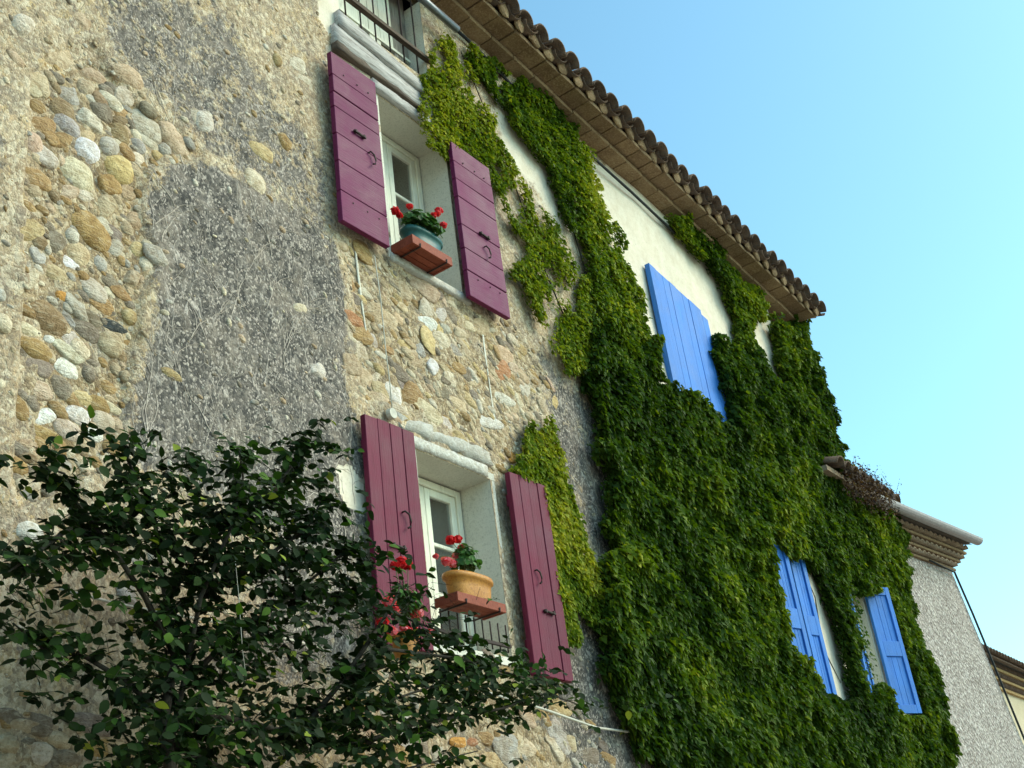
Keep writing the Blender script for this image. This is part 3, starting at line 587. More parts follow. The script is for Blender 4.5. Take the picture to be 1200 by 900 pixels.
beam('underside_shade', 4.66, 5.62, -.045, 7.42, 7.488, M['darkwood'], par=house, z0r=7.42, z1r=7.44, rough=.02)  # added strip; its dark colour stands for the apron board's shaded underside
beam('lintel', 5.02, 5.88, -.035, 7.315, 7.395, M['oldwood'], par=house, rough=.012)
beam('lintel', 5.06, 5.86, -.012, 4.59, 4.665, M['wallpatch'], par=house, rough=.012)
beam('lintel', 5.00, 5.92, -.012, 4.685, 4.775, M['wallpatch'], par=house, rough=.05, seg=18)
beam('window_sill', 5.06, 5.90, -.022, 5.905, 5.955, M['wallpatch'], par=house, rough=.02, seg=26)

# ------------------------------------------------------------------ shutters
def hook(par, x, y, z, s=1.0, flip=1):
    p = wloc(par); pts = [(x, y + .01, z), (x, y - .02, z), (x + .03 * s * flip, y - .022, z - .012 * s), (x + .045 * s * flip, y - .022, z - .05 * s), (x + .035 * s * flip, y - .022, z - .085 * s), (x + .01 * s * flip, y - .024, z - .10 * s)]
    tube_obj('hook', pts, .0062, M['iron'], par, seg=5)
def bolt(par, x, y, z, w=.10):
    tube_obj('bolt', [(x, y - .012, z), (x + w, y - .012, z - .004)], .009, M['iron'], par, seg=5)
    for q in (.15, .85): box_obj('bolt_clip', x + w * q - .006, x + w * q + .006, y - .022, y, z - .012, z + .010, M['iron'], par)
def shutter_h(x0, x1, z0, z1, yb, yf, fr, label, flip):
    s = thing('shutter', None, None, (x0, yb, z0)); s.parent = house; s['label'] = label
    for i in range(len(fr) - 1):
        b_ = z1 - (z1 - z0) * fr[i + 1]; t_ = z1 - (z1 - z0) * fr[i]
        box_obj('plank', x0 + rnd.uniform(-.002, .002), x1 + rnd.uniform(-.003, .003), yf + rnd.uniform(-.002, .002), yb, b_ + .0035, t_ - .002, M['maroon_x'], s, .0012, .003)
    for q in (.12, .88):
        zz = z1 - (z1 - z0) * q; pass
        for xx in (.25, .55, .8): box_obj('nail', x0 + (x1 - x0) * xx - .004, x0 + (x1 - x0) * xx + .004, yf - .006, yf, zz + .012, zz + .02, M['iron'], s)
    return s
def shutter_v(x0, x1, z0, z1, yb, yf, n, label):
    s = thing('shutter', None, None, (x0, yb, z0)); s.parent = house; s['label'] = label; w = (x1 - x0) / n
    for i in range(n):
        box_obj('plank', x0 + w * i + .002, x0 + w * (i + 1) - .0025, yf + rnd.uniform(-.003, .002), yb, z0 + rnd.uniform(-.004, .004), z1 + rnd.uniform(-.006, .006), M['maroon_z'], s, .0012, .003)
    for q in (.14, .86): zz = z0 + (z1 - z0) * q; box_obj('batten', x0 + .02, x1 - .02, yb, yb + .022, zz - .04, zz + .04, M['maroon_z'], s)
    return s
s = shutter_h(4.54, 4.975, 5.915, 7.285, -.050, -.088, [0, .145, .25, .34, .50, .66, .83, 1], 'left plum shutter of the upper window, horizontal planks', 1)
bolt(s, 4.70, -.088, 6.70, .11); hook(s, 4.84, -.088, 6.60, 1.0)
s = shutter_h(5.80, 6.265, 5.90, 7.25, -.050, -.088, [0, .13, .25, .37, .55, .70, .84, 1], 'right plum shutter of the upper window, horizontal planks', 1)
bolt(s, 6.0, -.088, 6.52, .12); hook(s, 6.05, -.088, 6.42, 1.0)
s = shutter_v(4.61, 5.04, 3.30, 4.625, -.050, -.088, 4, 'left crimson shutter of the lower window, four upright planks')
bolt(s, 4.74, -.088, 3.86, .12); hook(s, 4.87, -.088, 4.08, 1.0)
s = shutter_v(5.985, 6.405, 3.30, 4.635, -.050, -.088, 4, 'right crimson shutter of the lower window, four upright planks')
bolt(s, 6.16, -.088, 3.72, .12); hook(s, 6.13, -.088, 3.98, .9)
# blue: closed pair high up, boarded
s = thing('shutter', None, None, (8.9, 0, 6.0)); s.parent = house; s['label'] = 'closed blue board shutter high on the cream wall'
e0 = at(760, 308, -.05); e1 = at(828, 370, -.05); n = 9; X0, X1 = e0[0], e1[0]; w = (X1 - X0) / n
for i in range(n):
    zt = e0[2] + (e1[2] - e0[2]) * (i + .5) / n - (.05 if i == n - 1 else 0); sl_ = (e1[2] - e0[2]) / n; bm = bmesh.new(); vs_ = box(bm, X0 + w * i + .0016, X0 + w * (i + 1) - .0016, -.05 + rnd.uniform(-.003, .003), -.002, 5.9, zt, .0004)
    for v_i, v in enumerate(vs_):
        if v_i % 2: v.co.z += sl_ * (-.5 if v_i < 4 else .5)
    bmesh.ops.translate(bm, verts=bm.verts, vec=-wloc(s)); bm_obj('plank', bm, M['blue'], s)
def panel_leaf(x0, y0, x1, y1, z0, z1, label, par, rails=(0, .44, .56, 1)):
    """framed blue leaf from (x0,y0) to (x1,y1) on plan"""
    s = thing('shutter', None, None, (x0, y0, z0)); s.parent = par; s['label'] = label; L = math.hypot(x1 - x0, y1 - y0); s.rotation_euler = (0, 0, math.atan2(y1 - y0, x1 - x0)); H = z1 - z0
    def pc(name, a, b, c, d, t0, t1):
        bm = bmesh.new(); box(bm, a, b, t0, t1, c, d, 0, .003); bm_obj(name, bm, M['blue'], s)
    st = .06
    pc('stile', 0, st, 0, H, -.035, 0); pc('stile', L - st, L, 0, H, -.035, 0)
    pc('rail', st, L - st, 0, .09, -.034, -.001); pc('rail', st, L - st, H - .09, H, -.034, -.001); pc('rail', st, L - st, H * .44, H * .56, -.034, -.001)
    for c_, d_ in ((.09, H * .44), (H * .56, H - .09)):
        w_ = (L - 2 * st) / 3
        for k in range(3): pc('plank', st + w_ * k + .001, st + w_ * (k + 1) - .001, c_, d_, -.018, -.004)
    return s
panel_leaf(10.20, -.02, 10.46, -.08, 3.55, 5.13, 'left leaf of the ajar blue shutters deep in the creeper', house)
panel_leaf(10.64, -.02, 10.88, -.07, 3.55, 5.13, 'right leaf of the ajar blue shutters deep in the creeper', house)
box_obj('reveal', 10.24, 10.98, .06, .10, 3.55, 5.17, M['darkwood'], house)  # board closing the opening; its dark colour stands for shade between the leaves
# ------------------------------------------------------------------ lower annexe beyond
annex = thing('lower_house', 'lower house joined to the tall one, almost wholly under creeper, with blue shutters', 'house', (XE, 0, 0))
def az(P): z = np.zeros((len(P), 4)); z[:, 3] = 1; z[:, 1] = 1; z[:, 0] = .1; return z
def ad(P, Z): return (fbm(P, 1.5, 4) - .5) * .03
axs = [v - 0 for v in cuts(XE + .003, XA, .06, [12.10, 12.58])]; azs = cuts(-.2, 6.2, .08, [3.70, 5.06])
aw = wall_grid(axs, azs, AOPEN, ad, az, 'wall', M['wall'], None); aw.parent = annex; aw.location = (-XE, 0, 0)
box_obj('side_wall', XA - .3, XA, .03, 6, 0, 6.2, M['wall'], annex); box_obj('roof', XE, XA + .1, -.22, 6, 6.2, 6.26, M['mortar'], annex)
a, b, c, d = AOPEN[0]; reveal(a, b, c, d, .2, M['reveal'], annex, 'lrtb'); wn = casement(a + .005, b - .005, c + .005, d - .005, .12, annex, 3); room(a, b, c, d, .22, annex)
panel_leaf(.72, -.02, 1.05, -.17, 3.70, 5.07, 'right leaf of the far blue shutters, open, two sunk panels', annex)
panel_leaf(11.78 - XE, -.08, 12.08 - XE, -.03, 3.70, 5.07, 'left leaf of the far blue shutters, mostly behind creeper', annex)
x = XE + .15
while x < XA + .1:
    o = bpy.data.objects.new('roof_tile', cover); COL.objects.link(o); o.parent = annex; o.location = (x - XE, -.33, 6.26); o.rotation_euler = (roof_pitch, rnd.uniform(-.05, .05), rnd.uniform(-.05, .05)); x += .221

# ------------------------------------------------------------------ far roughcast house
def mat_dash():
    s = NT('pebble_dash'); v = s.mapping(src='Object'); gm = s.n('ShaderNodeNewGeometry'); v = gm.outputs['Position']
    mp = s.n('ShaderNodeMapping'); mp.inputs['Rotation'].default_value = (0, .5, 0); mp.inputs['Scale'].default_value = (1, 1, .8); s.l(v, mp.inputs[0])
    a = s.noise(mp.outputs[0], 28, 5, .75); b = s.noise(v, 2.2, 5, .6); ce = s.voro(mp.outputs[0], 30, 'F1', 'Distance')
    c = s.mix(s.ramp(b, [(.35, 0), (.65, 1)]), (.40, .33, .29), (.54, .455, .405)); c = s.mix(s.ramp(a, [(.50, 0), (.62, 1)]), c, (.80, .72, .66)); c = s.mix(s.ramp(a, [(.34, 1), (.46, 0)]), c, (.20, .165, .14))
    s.bump(s.math('ADD', a, ce), .04, 1); return s.base(c, .95)
M['dash'] = mat_dash()
fang = -.109
far = thing('roughcast_house', 'grey roughcast house past the creeper, with genoise cornice and pale gutter', 'house', (16.01, -.15, 0)); far.rotation_euler = (0, 0, fang)
def fpiece(name, fn, mat, par=far, smooth=False):
    bm = bmesh.new(); fn(bm); return bm_obj(name, bm, mat, par, smooth)
def fw(bm):
    for q in [(-2.6, 0, 0, 0, 5.92, 1.0)]: pass
    V = [(-2.7, 0, 0), (1.75, 0, 0), (0, 0, 5.90), (-2.7, 0, 5.90), (-2.7, 6, 0), (1.75, 6, 0), (0, 6, 5.90), (-2.7, 6, 5.90)]; vs = [bm.verts.new(p) for p in V]
    for f in ((0, 1, 2, 3), (1, 5, 6, 2), (5, 4, 7, 6), (4, 0, 3, 7), (3, 2, 6, 7)): bm.faces.new([vs[i] for i in f])
fpiece('wall', fw, M['dash'])
zb = 5.87
for k, (o_, z_) in enumerate(((.04, 0), (.11, .105), (.19, .21))):
    fpiece('cornice_band', lambda bm: box(bm, -2.7, .04 + o_, -o_, .2, zb + z_, zb + z_ + .035, 0, .004), M['cornice'])
    if k < 3:
        for i in range(24):
            xx = -2.6 + i * .135
            if xx > .02 + o_: break
            me_ = bpy.data.meshes.get('genoise_tile')
            if me_ is None: me_ = tile_mesh(.052, .12, 'genoise_tile'); me_.materials[0] = M['mortar']
            o = bpy.data.objects.new('cornice_tile', me_); COL.objects.link(o); o.parent = far; o.location = (xx, -o_ - .065, zb + z_ + .04)
def gut(bm):
    seg = 8; r_ = []; 
    for xx in (-2.7, .26):
        r_.append([bm.verts.new((xx, -.37 + .075 * math.cos(t), zb + .36 + .075 * math.sin(t))) for t in [math.pi + math.pi * k / seg for k in range(seg + 1)]])
        r_.append([bm.verts.new((xx, -.37 + .068 * math.cos(t), zb + .36 + .068 * math.sin(t))) for t in [math.pi + math.pi * k / seg for k in range(seg + 1)]])
    A_, B_, C_, D_ = r_
    for k in range(seg): bm.faces.new((A_[k], A_[k + 1], C_[k + 1], C_[k])); bm.faces.new((B_[k], B_[k + 1], D_[k + 1], D_[k])); bm.faces.new((C_[k], C_[k + 1], D_[k + 1], D_[k])); bm.faces.new((A_[k], A_[k + 1], B_[k + 1], B_[k]))
    bm.faces.new((A_[0], B_[0], D_[0], C_[0])); bm.faces.new((A_[-1], B_[-1], D_[-1], C_[-1]))
fpiece('gutter', gut, mat_plain('pinkish_gutter', (.42, .36, .36), .5))
fpiece('roof', lambda bm: [bm.faces.new([bm.verts.new(p) for p in q]) for q in (((-2.7, -.30, zb + .33), (.22, -.30, zb + .33), (.22, 6, zb + 2.1), (-2.7, 6, zb + 2.1)), ((-2.7, -.30, zb + .31), (.22, -.30, zb + .31), (.22, 6, zb + 2.08), (-2.7, 6, zb + 2.08)))], M['tile'])
for i in range(18):
    o = bpy.data.objects.new('roof_tile', cover); COL.objects.link(o); o.parent = far; o.location = (-2.5 + i * .15, -.33, zb + .33); o.rotation_euler = (roof_pitch, 0, 0); o.scale = (.7, 1, .7)
o = tube_obj('cable', [(15.2, -.13, 5.86), (15.96, -.20, 5.83), (16.03, -.19, 5.78), (16.2, -.21, 5.3), (16.45, -.235, 4.45), (16.72, -.26, 3.55), (17.0, -.29, 2.6), (17.4, -.3, 1.2)], .014, M['cable']); tag(o, 'black cable running down the corner of the roughcast house', 'cable')
# last house
last = thing('distant_house', 'distant cream house with tiled eaves at the right edge', 'house', (30, 3, 0))
bm = bmesh.new(); box(bm, -3.5, 10, 0, 8, 0, 6.55); bm_obj('wall', bm, mat_rough('cream_render', (.62, .50, .33), (.70, .58, .40), None, 2, .01), last)
for k in range(3):
    bm = bmesh.new(); box(bm, -3.6, 10.1, -.08 - .1 * k, 0.1, 6.55 + .16 * k, 6.55 + .16 * k + .06); bm_obj('cornice_band', bm, mat_rough('ochre_tile', (.50, .30, .12), (.62, .42, .20), (.2, .12, .06), 8, .02), last)
    for i in range(60):
        o = bpy.data.objects.new('cornice_tile', cover); COL.objects.link(o); o.parent = last; o.location = (-3.4 + i * .16, -.14 - .1 * k, 6.61 + .16 * k); o.scale = (.72, .5, .9); o.rotation_euler = (0, 0, 0)
bm = bmesh.new(); v_ = [bm.verts.new(p) for p in ((-3.7, -.5, 7.03), (10.1, -.5, 7.03), (10.1, 8, 10), (-3.7, 8, 10), (-3.7, -.5, 6.99), (10.1, -.5, 6.99), (10.1, 8, 9.95), (-3.7, 8, 9.95))]
for f in ((0, 1, 2, 3), (4, 7, 6, 5), (0, 4, 5, 1), (0, 3, 7, 4), (1, 5, 6, 2), (3, 2, 6, 7)): bm.faces.new([v_[i] for i in f])
bm_obj('roof', bm, M['tile'], last)
for i in range(58):
    o = bpy.data.objects.new('roof_tile', cover); COL.objects.link(o); o.parent = last; o.location = (-3.5 + i * .23, -.6, 7.02); o.rotation_euler = (roof_pitch, 0, rnd.uniform(-.04, .04)); o.scale = (1, 1.2, 1)

# ------------------------------------------------------------------ creepers
def leaf_cloud(name, P, tip, size, colv, mat, parent, wide=.62, fold=.16, lobed=False):
    """many small pointed, folded leaves; tip = unit directions"""
    n = len(P); rs = RN
    sd = np.cross(tip, rs.normal(size=(n, 3)) * .55 + np.array([0, -1, .35])); sd /= np.linalg.norm(sd, axis=1)[:, None] + 1e-9; up = np.cross(sd, tip)
    s = size[:, None]; w = wide * rs.uniform(.75, 1.2, (n, 1))
    b = P; t = P + tip * s; m_ = P + tip * s * .42
    l = m_ + sd * s * w * .5 + up * s * fold; r_ = m_ - sd * s * w * .5 + up * s * fold; t = t - up * s * rs.uniform(0, .3, (n, 1))
    V = np.stack([b, l, t, r_], 1).reshape(-1, 3); i = np.arange(n)[:, None] * 4
    F = np.concatenate([i + [0, 2, 1], i + [0, 3, 2]], 0); C = np.repeat(np.clip(colv, 0, 1), 4); C = np.stack([C, C, C, np.ones_like(C)], 1)
    o = np_mesh(name, V, F, mat, parent, cols=C); o['kind'] = 'stuff'; return o
def norm(a): return a / (np.linalg.norm(a, axis=-1, keepdims=True) + 1e-9)
def creeper(label, polys, holes, dens, col0, colvar, depth, leaf, extra=None, yq=-.12, thr=.0, groupn='creepers climbing the house walls', cat='climbing plant', stems=(), jag=.12, noisecut=None):
    polys = [wxz(p, yq) for p in polys]; holes = [wxz(p, yq) for p in holes]; Ps = []
    for pl in polys:
        lo = pl.min(0) - .1; hi = pl.max(0) + .1; n = int((hi - lo).prod() * dens); q = RN.uniform(lo, hi, (n, 2)); P = np.stack([q[:, 0], q[:, 0] * 0, q[:, 1]], 1)
        jq = q + np.stack([fbm(P, 5, 3) - .5, fbm(P + 31, 5, 3) - .5], 1) * jag * 2; k = inside(jq, pl)
        for h in holes: k &= ~inside(q + (jq - q) * .25, h)
        if noisecut: k &= (fbm(P * np.array([1, 1, .45]) + 7, noisecut[0] * 1.3, 4) + RN.uniform(-.09, .09, n)) > noisecut[1]
        Ps.append(P[k])
    P = np.concatenate(Ps); n = len(P)
    cl = fbm(P, 2.6, 3); cl2 = fbm(P + 80, 8, 2); cl3 = fbm(P + 13, 5.5, 3); D = depth * (.45 + 1.1 * np.clip(cl - .25, 0, 1) + .9 * (cl2 - .45) + .5 * (cl3 - .5)); D = np.maximum(D, .02)
    lay = RN.rand(n) ** .6; P[:, 1] = -D * lay - .01
    tip = norm(np.stack([RN.normal(.10, .26, n), RN.normal(-.70, .26, n), RN.normal(-.85, .22, n)], 1))
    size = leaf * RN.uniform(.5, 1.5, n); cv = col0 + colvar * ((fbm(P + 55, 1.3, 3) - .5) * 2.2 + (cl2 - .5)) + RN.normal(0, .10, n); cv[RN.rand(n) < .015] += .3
    t = thing('creeper', label, cat, (float(P[:, 0].mean()), 0, float(P[:, 2].min())), groupn); off = np.array(t.location)
    leaf_cloud('foliage', P - off, tip, size, cv, M['ivy'], t)
    for st in stems: o = tube_obj('stem', [tuple(at(a_, b_, -.015 - .01 * (k_ % 2))) for k_, (a_, b_) in enumerate(st)], .008, M['bark'], t, r1=.004, seg=5)
    return t, P
B2h = [(897, 620), (912, 632), (922, 648), (938, 652), (962, 668), (982, 730), (1003, 815), (992, 822), (966, 806), (946, 790), (930, 772), (920, 740), (908, 690)]
B3h = [(983, 670), (1000, 690), (1010, 694), (1038, 690), (1052, 735), (1080, 840), (1060, 838), (1046, 830), (1030, 800), (1020, 812), (1010, 800), (1004, 765), (994, 720)]
CW = [(884, 368), (903, 372), (912, 410), (918, 452), (910, 450), (893, 405)]
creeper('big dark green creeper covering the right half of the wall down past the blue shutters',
        [[(838, 402), (884, 400), (905, 430), (921, 458), (927, 455), (915, 410), (903, 374), (942, 378), (958, 440), (978, 500), (997, 580), (1000, 655), (1012, 700), (1050, 845), (1060, 1000), (790, 1000), (776, 905), (768, 880), (748, 880), (735, 835), (712, 770), (700, 715), (706, 690), (722, 650), (716, 560), (702, 500), (694, 440), (704, 385), (726, 360), (744, 400), (762, 385), (776, 450), (830, 472), (858, 510), (852, 470), (843, 430)]],
        [B2h, B3h, CW], 14000, .40, .36, .19, .052, jag=.2, stems=[[(935, 655), (955, 700), (965, 760), (985, 800)], [(765, 480), (770, 600), (790, 700), (800, 900)], [(690, 460), (730, 600), (750, 760)]])
creeper('dark creeper over the lower house, reaching the roughcast wall', [[(1000, 590), (1012, 575), (1035, 585), (1060, 625), (1062, 660), (1072, 720), (1092, 790), (1118, 900), (1125, 1000), (1040, 1000), (1045, 850), (1005, 700), (1000, 650)]], [B3h], 14000, .38, .34, .18, .052)
creeper('yellowish green creeper climbing from beside the upper right plum shutter to the eaves',
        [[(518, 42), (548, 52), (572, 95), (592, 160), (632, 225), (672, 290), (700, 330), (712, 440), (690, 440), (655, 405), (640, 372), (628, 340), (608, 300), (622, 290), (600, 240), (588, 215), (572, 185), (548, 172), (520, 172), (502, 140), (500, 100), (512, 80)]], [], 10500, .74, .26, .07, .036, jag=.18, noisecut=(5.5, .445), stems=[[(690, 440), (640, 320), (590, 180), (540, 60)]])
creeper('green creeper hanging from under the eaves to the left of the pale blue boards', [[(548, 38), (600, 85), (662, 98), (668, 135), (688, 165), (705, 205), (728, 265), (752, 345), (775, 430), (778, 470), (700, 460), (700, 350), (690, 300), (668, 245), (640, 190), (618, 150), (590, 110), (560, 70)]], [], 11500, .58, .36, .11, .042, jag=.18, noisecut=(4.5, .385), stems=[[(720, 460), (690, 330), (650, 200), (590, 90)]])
creeper('tuft of creeper hanging from the eaves right of the high blue shutter', [[(783, 248), (822, 258), (850, 290), (870, 325), (893, 345), (893, 372), (872, 378), (862, 360), (848, 330), (828, 300), (800, 272)], [(868, 370), (888, 368), (886, 402), (866, 402)]], [], 13000, .54, .3, .16, .046)
creeper('thin wisp of creeper on the cream wall beneath the cornice', [[(697, 185), (708, 200), (716, 240), (722, 265), (714, 262), (704, 225)]], [], 5000, .75, .2, .04, .04)
creeper('yellow green creeper spreading above the crimson right shutter', [[(628, 478), (640, 505), (652, 478), (662, 500), (672, 545), (690, 600), (708, 670), (715, 700), (700, 725), (672, 700), (662, 690), (655, 640), (645, 590), (640, 568), (612, 552), (606, 545), (628, 535)], [(655, 690), (690, 690), (682, 740), (672, 770), (664, 740)]], [], 12000, .60, .42, .07, .036, jag=.1, stems=[[(690, 720), (665, 600), (640, 490)]])
# leaves wrapping the gable corner
n = 5200; z_ = RN.uniform(3.5, 8.25, n); P = np.stack([XE + .02 + RN.rand(n) * .09 * (.5 + fbm(np.stack([z_, z_ * 0, z_], 1), 2)), RN.uniform(-.15, .5, n), z_], 1)
t = thing('creeper', 'fringe of creeper wrapping the far corner of the tall house', 'climbing plant', (XE, 0, 3.5), 'creepers climbing the house walls'); leaf_cloud('foliage', P - np.array(t.location), norm(np.stack([RN.normal(.6, .4, n), RN.normal(-.4, .4, n), RN.normal(-.7, .3, n)], 1)), .052 * RN.uniform(.6, 1.2, n), .42 + RN.normal(0, .12, n), M['ivy'], t)
# weeds and dead growth on the low roof
t = thing('roof_weeds', 'wiry purple weeds and dead growth sprouting from the low roof', 'weeds', (12.9, -.25, 6.28)); bm = bmesh.new(); LP = []; LT = []
for k in range(46):
    x0 = rnd.uniform(-.35, 1.25); y0 = rnd.uniform(-.1, .2); h = rnd.uniform(.08, .42) * (1.1 if .2 < x0 < .8 else .7); p = Vector((x0, y0, 0)); pts = [p]; d = Vector((rnd.gauss(.25, .35), rnd.gauss(0, .2), 1)).normalized()
    for q in range(5): d = (d + Vector((rnd.gauss(0, .2), rnd.gauss(0, .15), 0))).normalized(); p = p + d * h / 5; pts.append(p); LP += [p + Vector((rnd.gauss(0, .02), rnd.gauss(0, .02), rnd.gauss(0, .02))) for _ in range(4)]
    tube(bm, pts, .0035, .0015, 4)
bm_obj('stems', bm, M['bark'], t)['kind'] = 'stuff'; LP = np.array([tuple(p) for p in LP]); n = len(LP)
leaf_cloud('foliage', LP, norm(RN.normal(size=(n, 3))), .026 * RN.uniform(.5, 1.3, n), RN.rand(n) * .6, M['redleaf'], t)
n = 1000; P = np.stack([RN.uniform(-.7, .55, n), RN.uniform(-.2, .05, n), RN.uniform(-.30, .03, n)], 1); leaf_cloud('dead_leaves', P, norm(np.stack([RN.normal(0, .5, n), RN.normal(-.5, .3, n), RN.normal(-.5, .5, n)], 1)), .045 * RN.uniform(.5, 1.2, n), RN.rand(n) ** 1.5 * .8, M['redleaf'], t)

# ------------------------------------------------------------------ dark climbing shrub, lower left
shrub = thing('climbing_rose', 'dark leafy rose shrub spreading across the wall at the lower left', 'shrub', (2.75, -.62, 0)); so = Vector(shrub.location)
YB = -.62
def bp(px_, py_, dy=0): return Vector(at(px_, py_, YB + dy))
trunk_pts = [Vector((2.80, -.5, -.05)), Vector((2.72, -.55, .8)), Vector((2.80, -.6, 1.6)), bp(200, 905), bp(192, 840), bp(205, 770)]
tube_obj('trunk', trunk_pts, .034, M['bark'], shrub, r1=.016, seg=8)
BR = [[(200, 870), (215, 800), (235, 700), (270, 620), (285, 560), (280, 528)], [(205, 770), (170, 700), (130, 640), (90, 590), (75, 555), (45, 545)], [(192, 840), (150, 800), (100, 770), (50, 760), (15, 730)], [(195, 850), (260, 840), (350, 860), (430, 830), (520, 800), (560, 775)],
      [(350, 860), (400, 800), (450, 760), (540, 772), (600, 790), (640, 800)], [(215, 800), (280, 740), (340, 700), (400, 650), (420, 640)], [(270, 620), (320, 580), (345, 540), (348, 520)], [(205, 770), (190, 680), (180, 600), (150, 540), (140, 512)],
      [(430, 870), (480, 850), (540, 840), (590, 830), (640, 812), (690, 830)], [(235, 700), (300, 660), (360, 620), (380, 580)], [(130, 640), (80, 620), (40, 650), (10, 670)], [(400, 800), (440, 740), (465, 700), (470, 680)], [(195, 870), (260, 900), (360, 930), (480, 900), (560, 880)], [(340, 700), (420, 700), (490, 730), (530, 745)]]
tips = []
for k, b_ in enumerate(BR):
    dy = 0; pts = []
    for q, (a_, c_) in enumerate(b_): dy = dy + rnd.uniform(-.09, .07) if q else 0; pts.append(bp(a_, c_, dy))
    tube_obj('branch', pts, .013, M['bark'], shrub, r1=.003, seg=5)
    for q in range(len(pts) - 1):
        for u in range(5): tips.append(pts[q].lerp(pts[q + 1], u / 5))
DP = [([(70, 640), (95, 590), (150, 555), (200, 538), (262, 525), (330, 530), (372, 560), (385, 640), (430, 650), (440, 720), (470, 760), (440, 830), (380, 900), (200, 900), (120, 840), (75, 800), (60, 700)], 800),
      ([(5, 545), (25, 528), (58, 535), (62, 560), (40, 585), (15, 578)], 700), ([(128, 515), (145, 500), (162, 520), (150, 545), (135, 540)], 500), ([(310, 520), (350, 505), (372, 530), (360, 570), (330, 560)], 800), ([(400, 650), (470, 690), (530, 700), (540, 760), (600, 780), (615, 800), (560, 830), (520, 860), (470, 840), (430, 760)], 760),
      ([(430, 760), (540, 750), (560, 800), (540, 850), (480, 870), (400, 900), (330, 920), (380, 820)], 520), ([(560, 770), (640, 800), (650, 822), (600, 835), (560, 820)], 420), ([(590, 815), (625, 810), (640, 850), (600, 860)], 400), ([(690, 820), (730, 830), (760, 850), (700, 850)], 160), ([(200, 540), (350, 560), (380, 640), (300, 700), (150, 700), (80, 620)], 420), ([(-40, 650), (20, 640), (90, 600), (110, 700), (60, 745), (-40, 735)], 480), ([(110, 840), (420, 845), (440, 915), (110, 915)], 620), ([(640, 880), (670, 880), (660, 910), (640, 905)], 200)]
LPs = []; LTs = []; LSs = []; twigs = bmesh.new()
for pl, dens in DP:
    w_ = wxz(pl, YB); lo = w_.min(0); hi = w_.max(0); n = max(6, int((hi - lo).prod() * dens * .84)); q = RN.uniform(lo, hi, (n, 2)); q = q[inside(q, w_)]
    q3 = np.stack([q[:, 0], q[:, 0] * 0, q[:, 1]], 1); q = q[(fbm(q3 + 3, 6, 2) + RN.uniform(-.1, .1, len(q))) > .36]
    q = [(a_, YB + rnd.gauss(0, .17), b_) for a_, b_ in q]
    if pl is DP[-1][0]: q += [(t_.x + rnd.gauss(0, .035), t_.y + rnd.gauss(0, .04), t_.z + rnd.gauss(0, .035)) for t_ in tips for _ in range(3)]
    for (xx, yy_, zz) in q:
        c_ = Vector((xx, yy_, zz)); d = Vector((rnd.gauss(0, 1), rnd.gauss(-.2, .8), rnd.gauss(-.15, .6))).normalized(); ln = rnd.uniform(.05, .10); sd_ = d.cross(Vector((rnd.gauss(0, .3), -.5, 1))).normalized()
        tube(twigs, [c_ - d * ln * .5, c_ + d * ln * .6], .0012, .0008, 3)
        for k in range(5):
            if k == 4: p = c_ + d * ln * .6; t_ = d
            else: p = c_ + d * ln * (-.25 + .4 * (k // 2)); t_ = (sd_ * (1 if k % 2 else -1) + d * .5).normalized()
            t_ = (t_ + Vector((rnd.gauss(0, .2), rnd.gauss(0, .2), rnd.gauss(-.25, .2)))).normalized(); LPs.append(tuple(p)); LTs.append(tuple(t_)); LSs.append(rnd.uniform(.032, .058))
bmesh.ops.translate(twigs, verts=twigs.verts, vec=-so); bm_obj('twigs', twigs, M['bark'], shrub)['kind'] = 'stuff'
LPs = np.array(LPs); LTs = np.array(LTs); LSs = np.array(LSs)
q_ = LPs[:, [0, 2]]      # the shrub has been cut back in front of the window shelf and the hanging pot
kp = ~(inside(q_, wxz([(506, 640), (600, 640), (600, 745), (560, 752), (506, 742)], YB)) | (inside(q_, wxz([(440, 645), (512, 645), (512, 728), (440, 728)], YB)) & (RN.rand(len(q_)) < .8)))
LPs, LTs, LSs = LPs[kp], LTs[kp], LSs[kp]; order = np.argsort(LPs[:, 1] - LSs * 8); nb = 300
def oval_leaf(mat):
    me = bpy.data.meshes.new('leaf'); V = []; 
    for t_, w_ in ((0, .03), (.2, .26), (.45, .34), (.75, .22), (1, 0)):
        z_ = -.12 * t_ * t_; V += [(w_, t_, z_ + .06 * w_ / .34), (0, t_, z_), (-w_, t_, z_ + .06 * w_ / .34)]
    F = []
    for k in range(4): a_ = k * 3; F += [(a_, a_ + 1, a_ + 4, a_ + 3), (a_ + 1, a_ + 2, a_ + 5, a_ + 4)]
    return np.array(V), np.array(F)
OV, OF = oval_leaf(None)
def leaf_frames(P, T, S):
    n = len(P); sd = norm(np.cross(T, RN.normal(size=(n, 3)) * .5 + np.array([0, -.45, .9]))); up = np.cross(sd, T); return sd, up
def oval_cloud(name, P, T, S, cv, mat, parent):
    sd, up = leaf_frames(P, T, S); s = S[:, None, None]
    V = P[:, None, :] + s * (sd[:, None, :] * OV[None, :, 0:1] + T[:, None, :] * OV[None, :, 1:2] + up[:, None, :] * OV[None, :, 2:3]); k = len(OV)
    F = (OF[None] + (np.arange(len(P)) * k)[:, None, None]).reshape(-1, 4); C = np.repeat(np.clip(cv, 0, 1), k); C = np.stack([C, C, C, np.ones_like(C)], 1)
    o = np_mesh(name, V.reshape(-1, 3), F, mat, parent, smooth=True, cols=C); o['kind'] = 'stuff'; return o
rest_ = order[nb:]; n = len(rest_); cv = .43 + .6 * (fbm(LPs[rest_], 3, 2) - .5) + RN.normal(0, .20, n); cv = np.minimum(cv, .93); cv[RN.rand(n) < .012] = 1
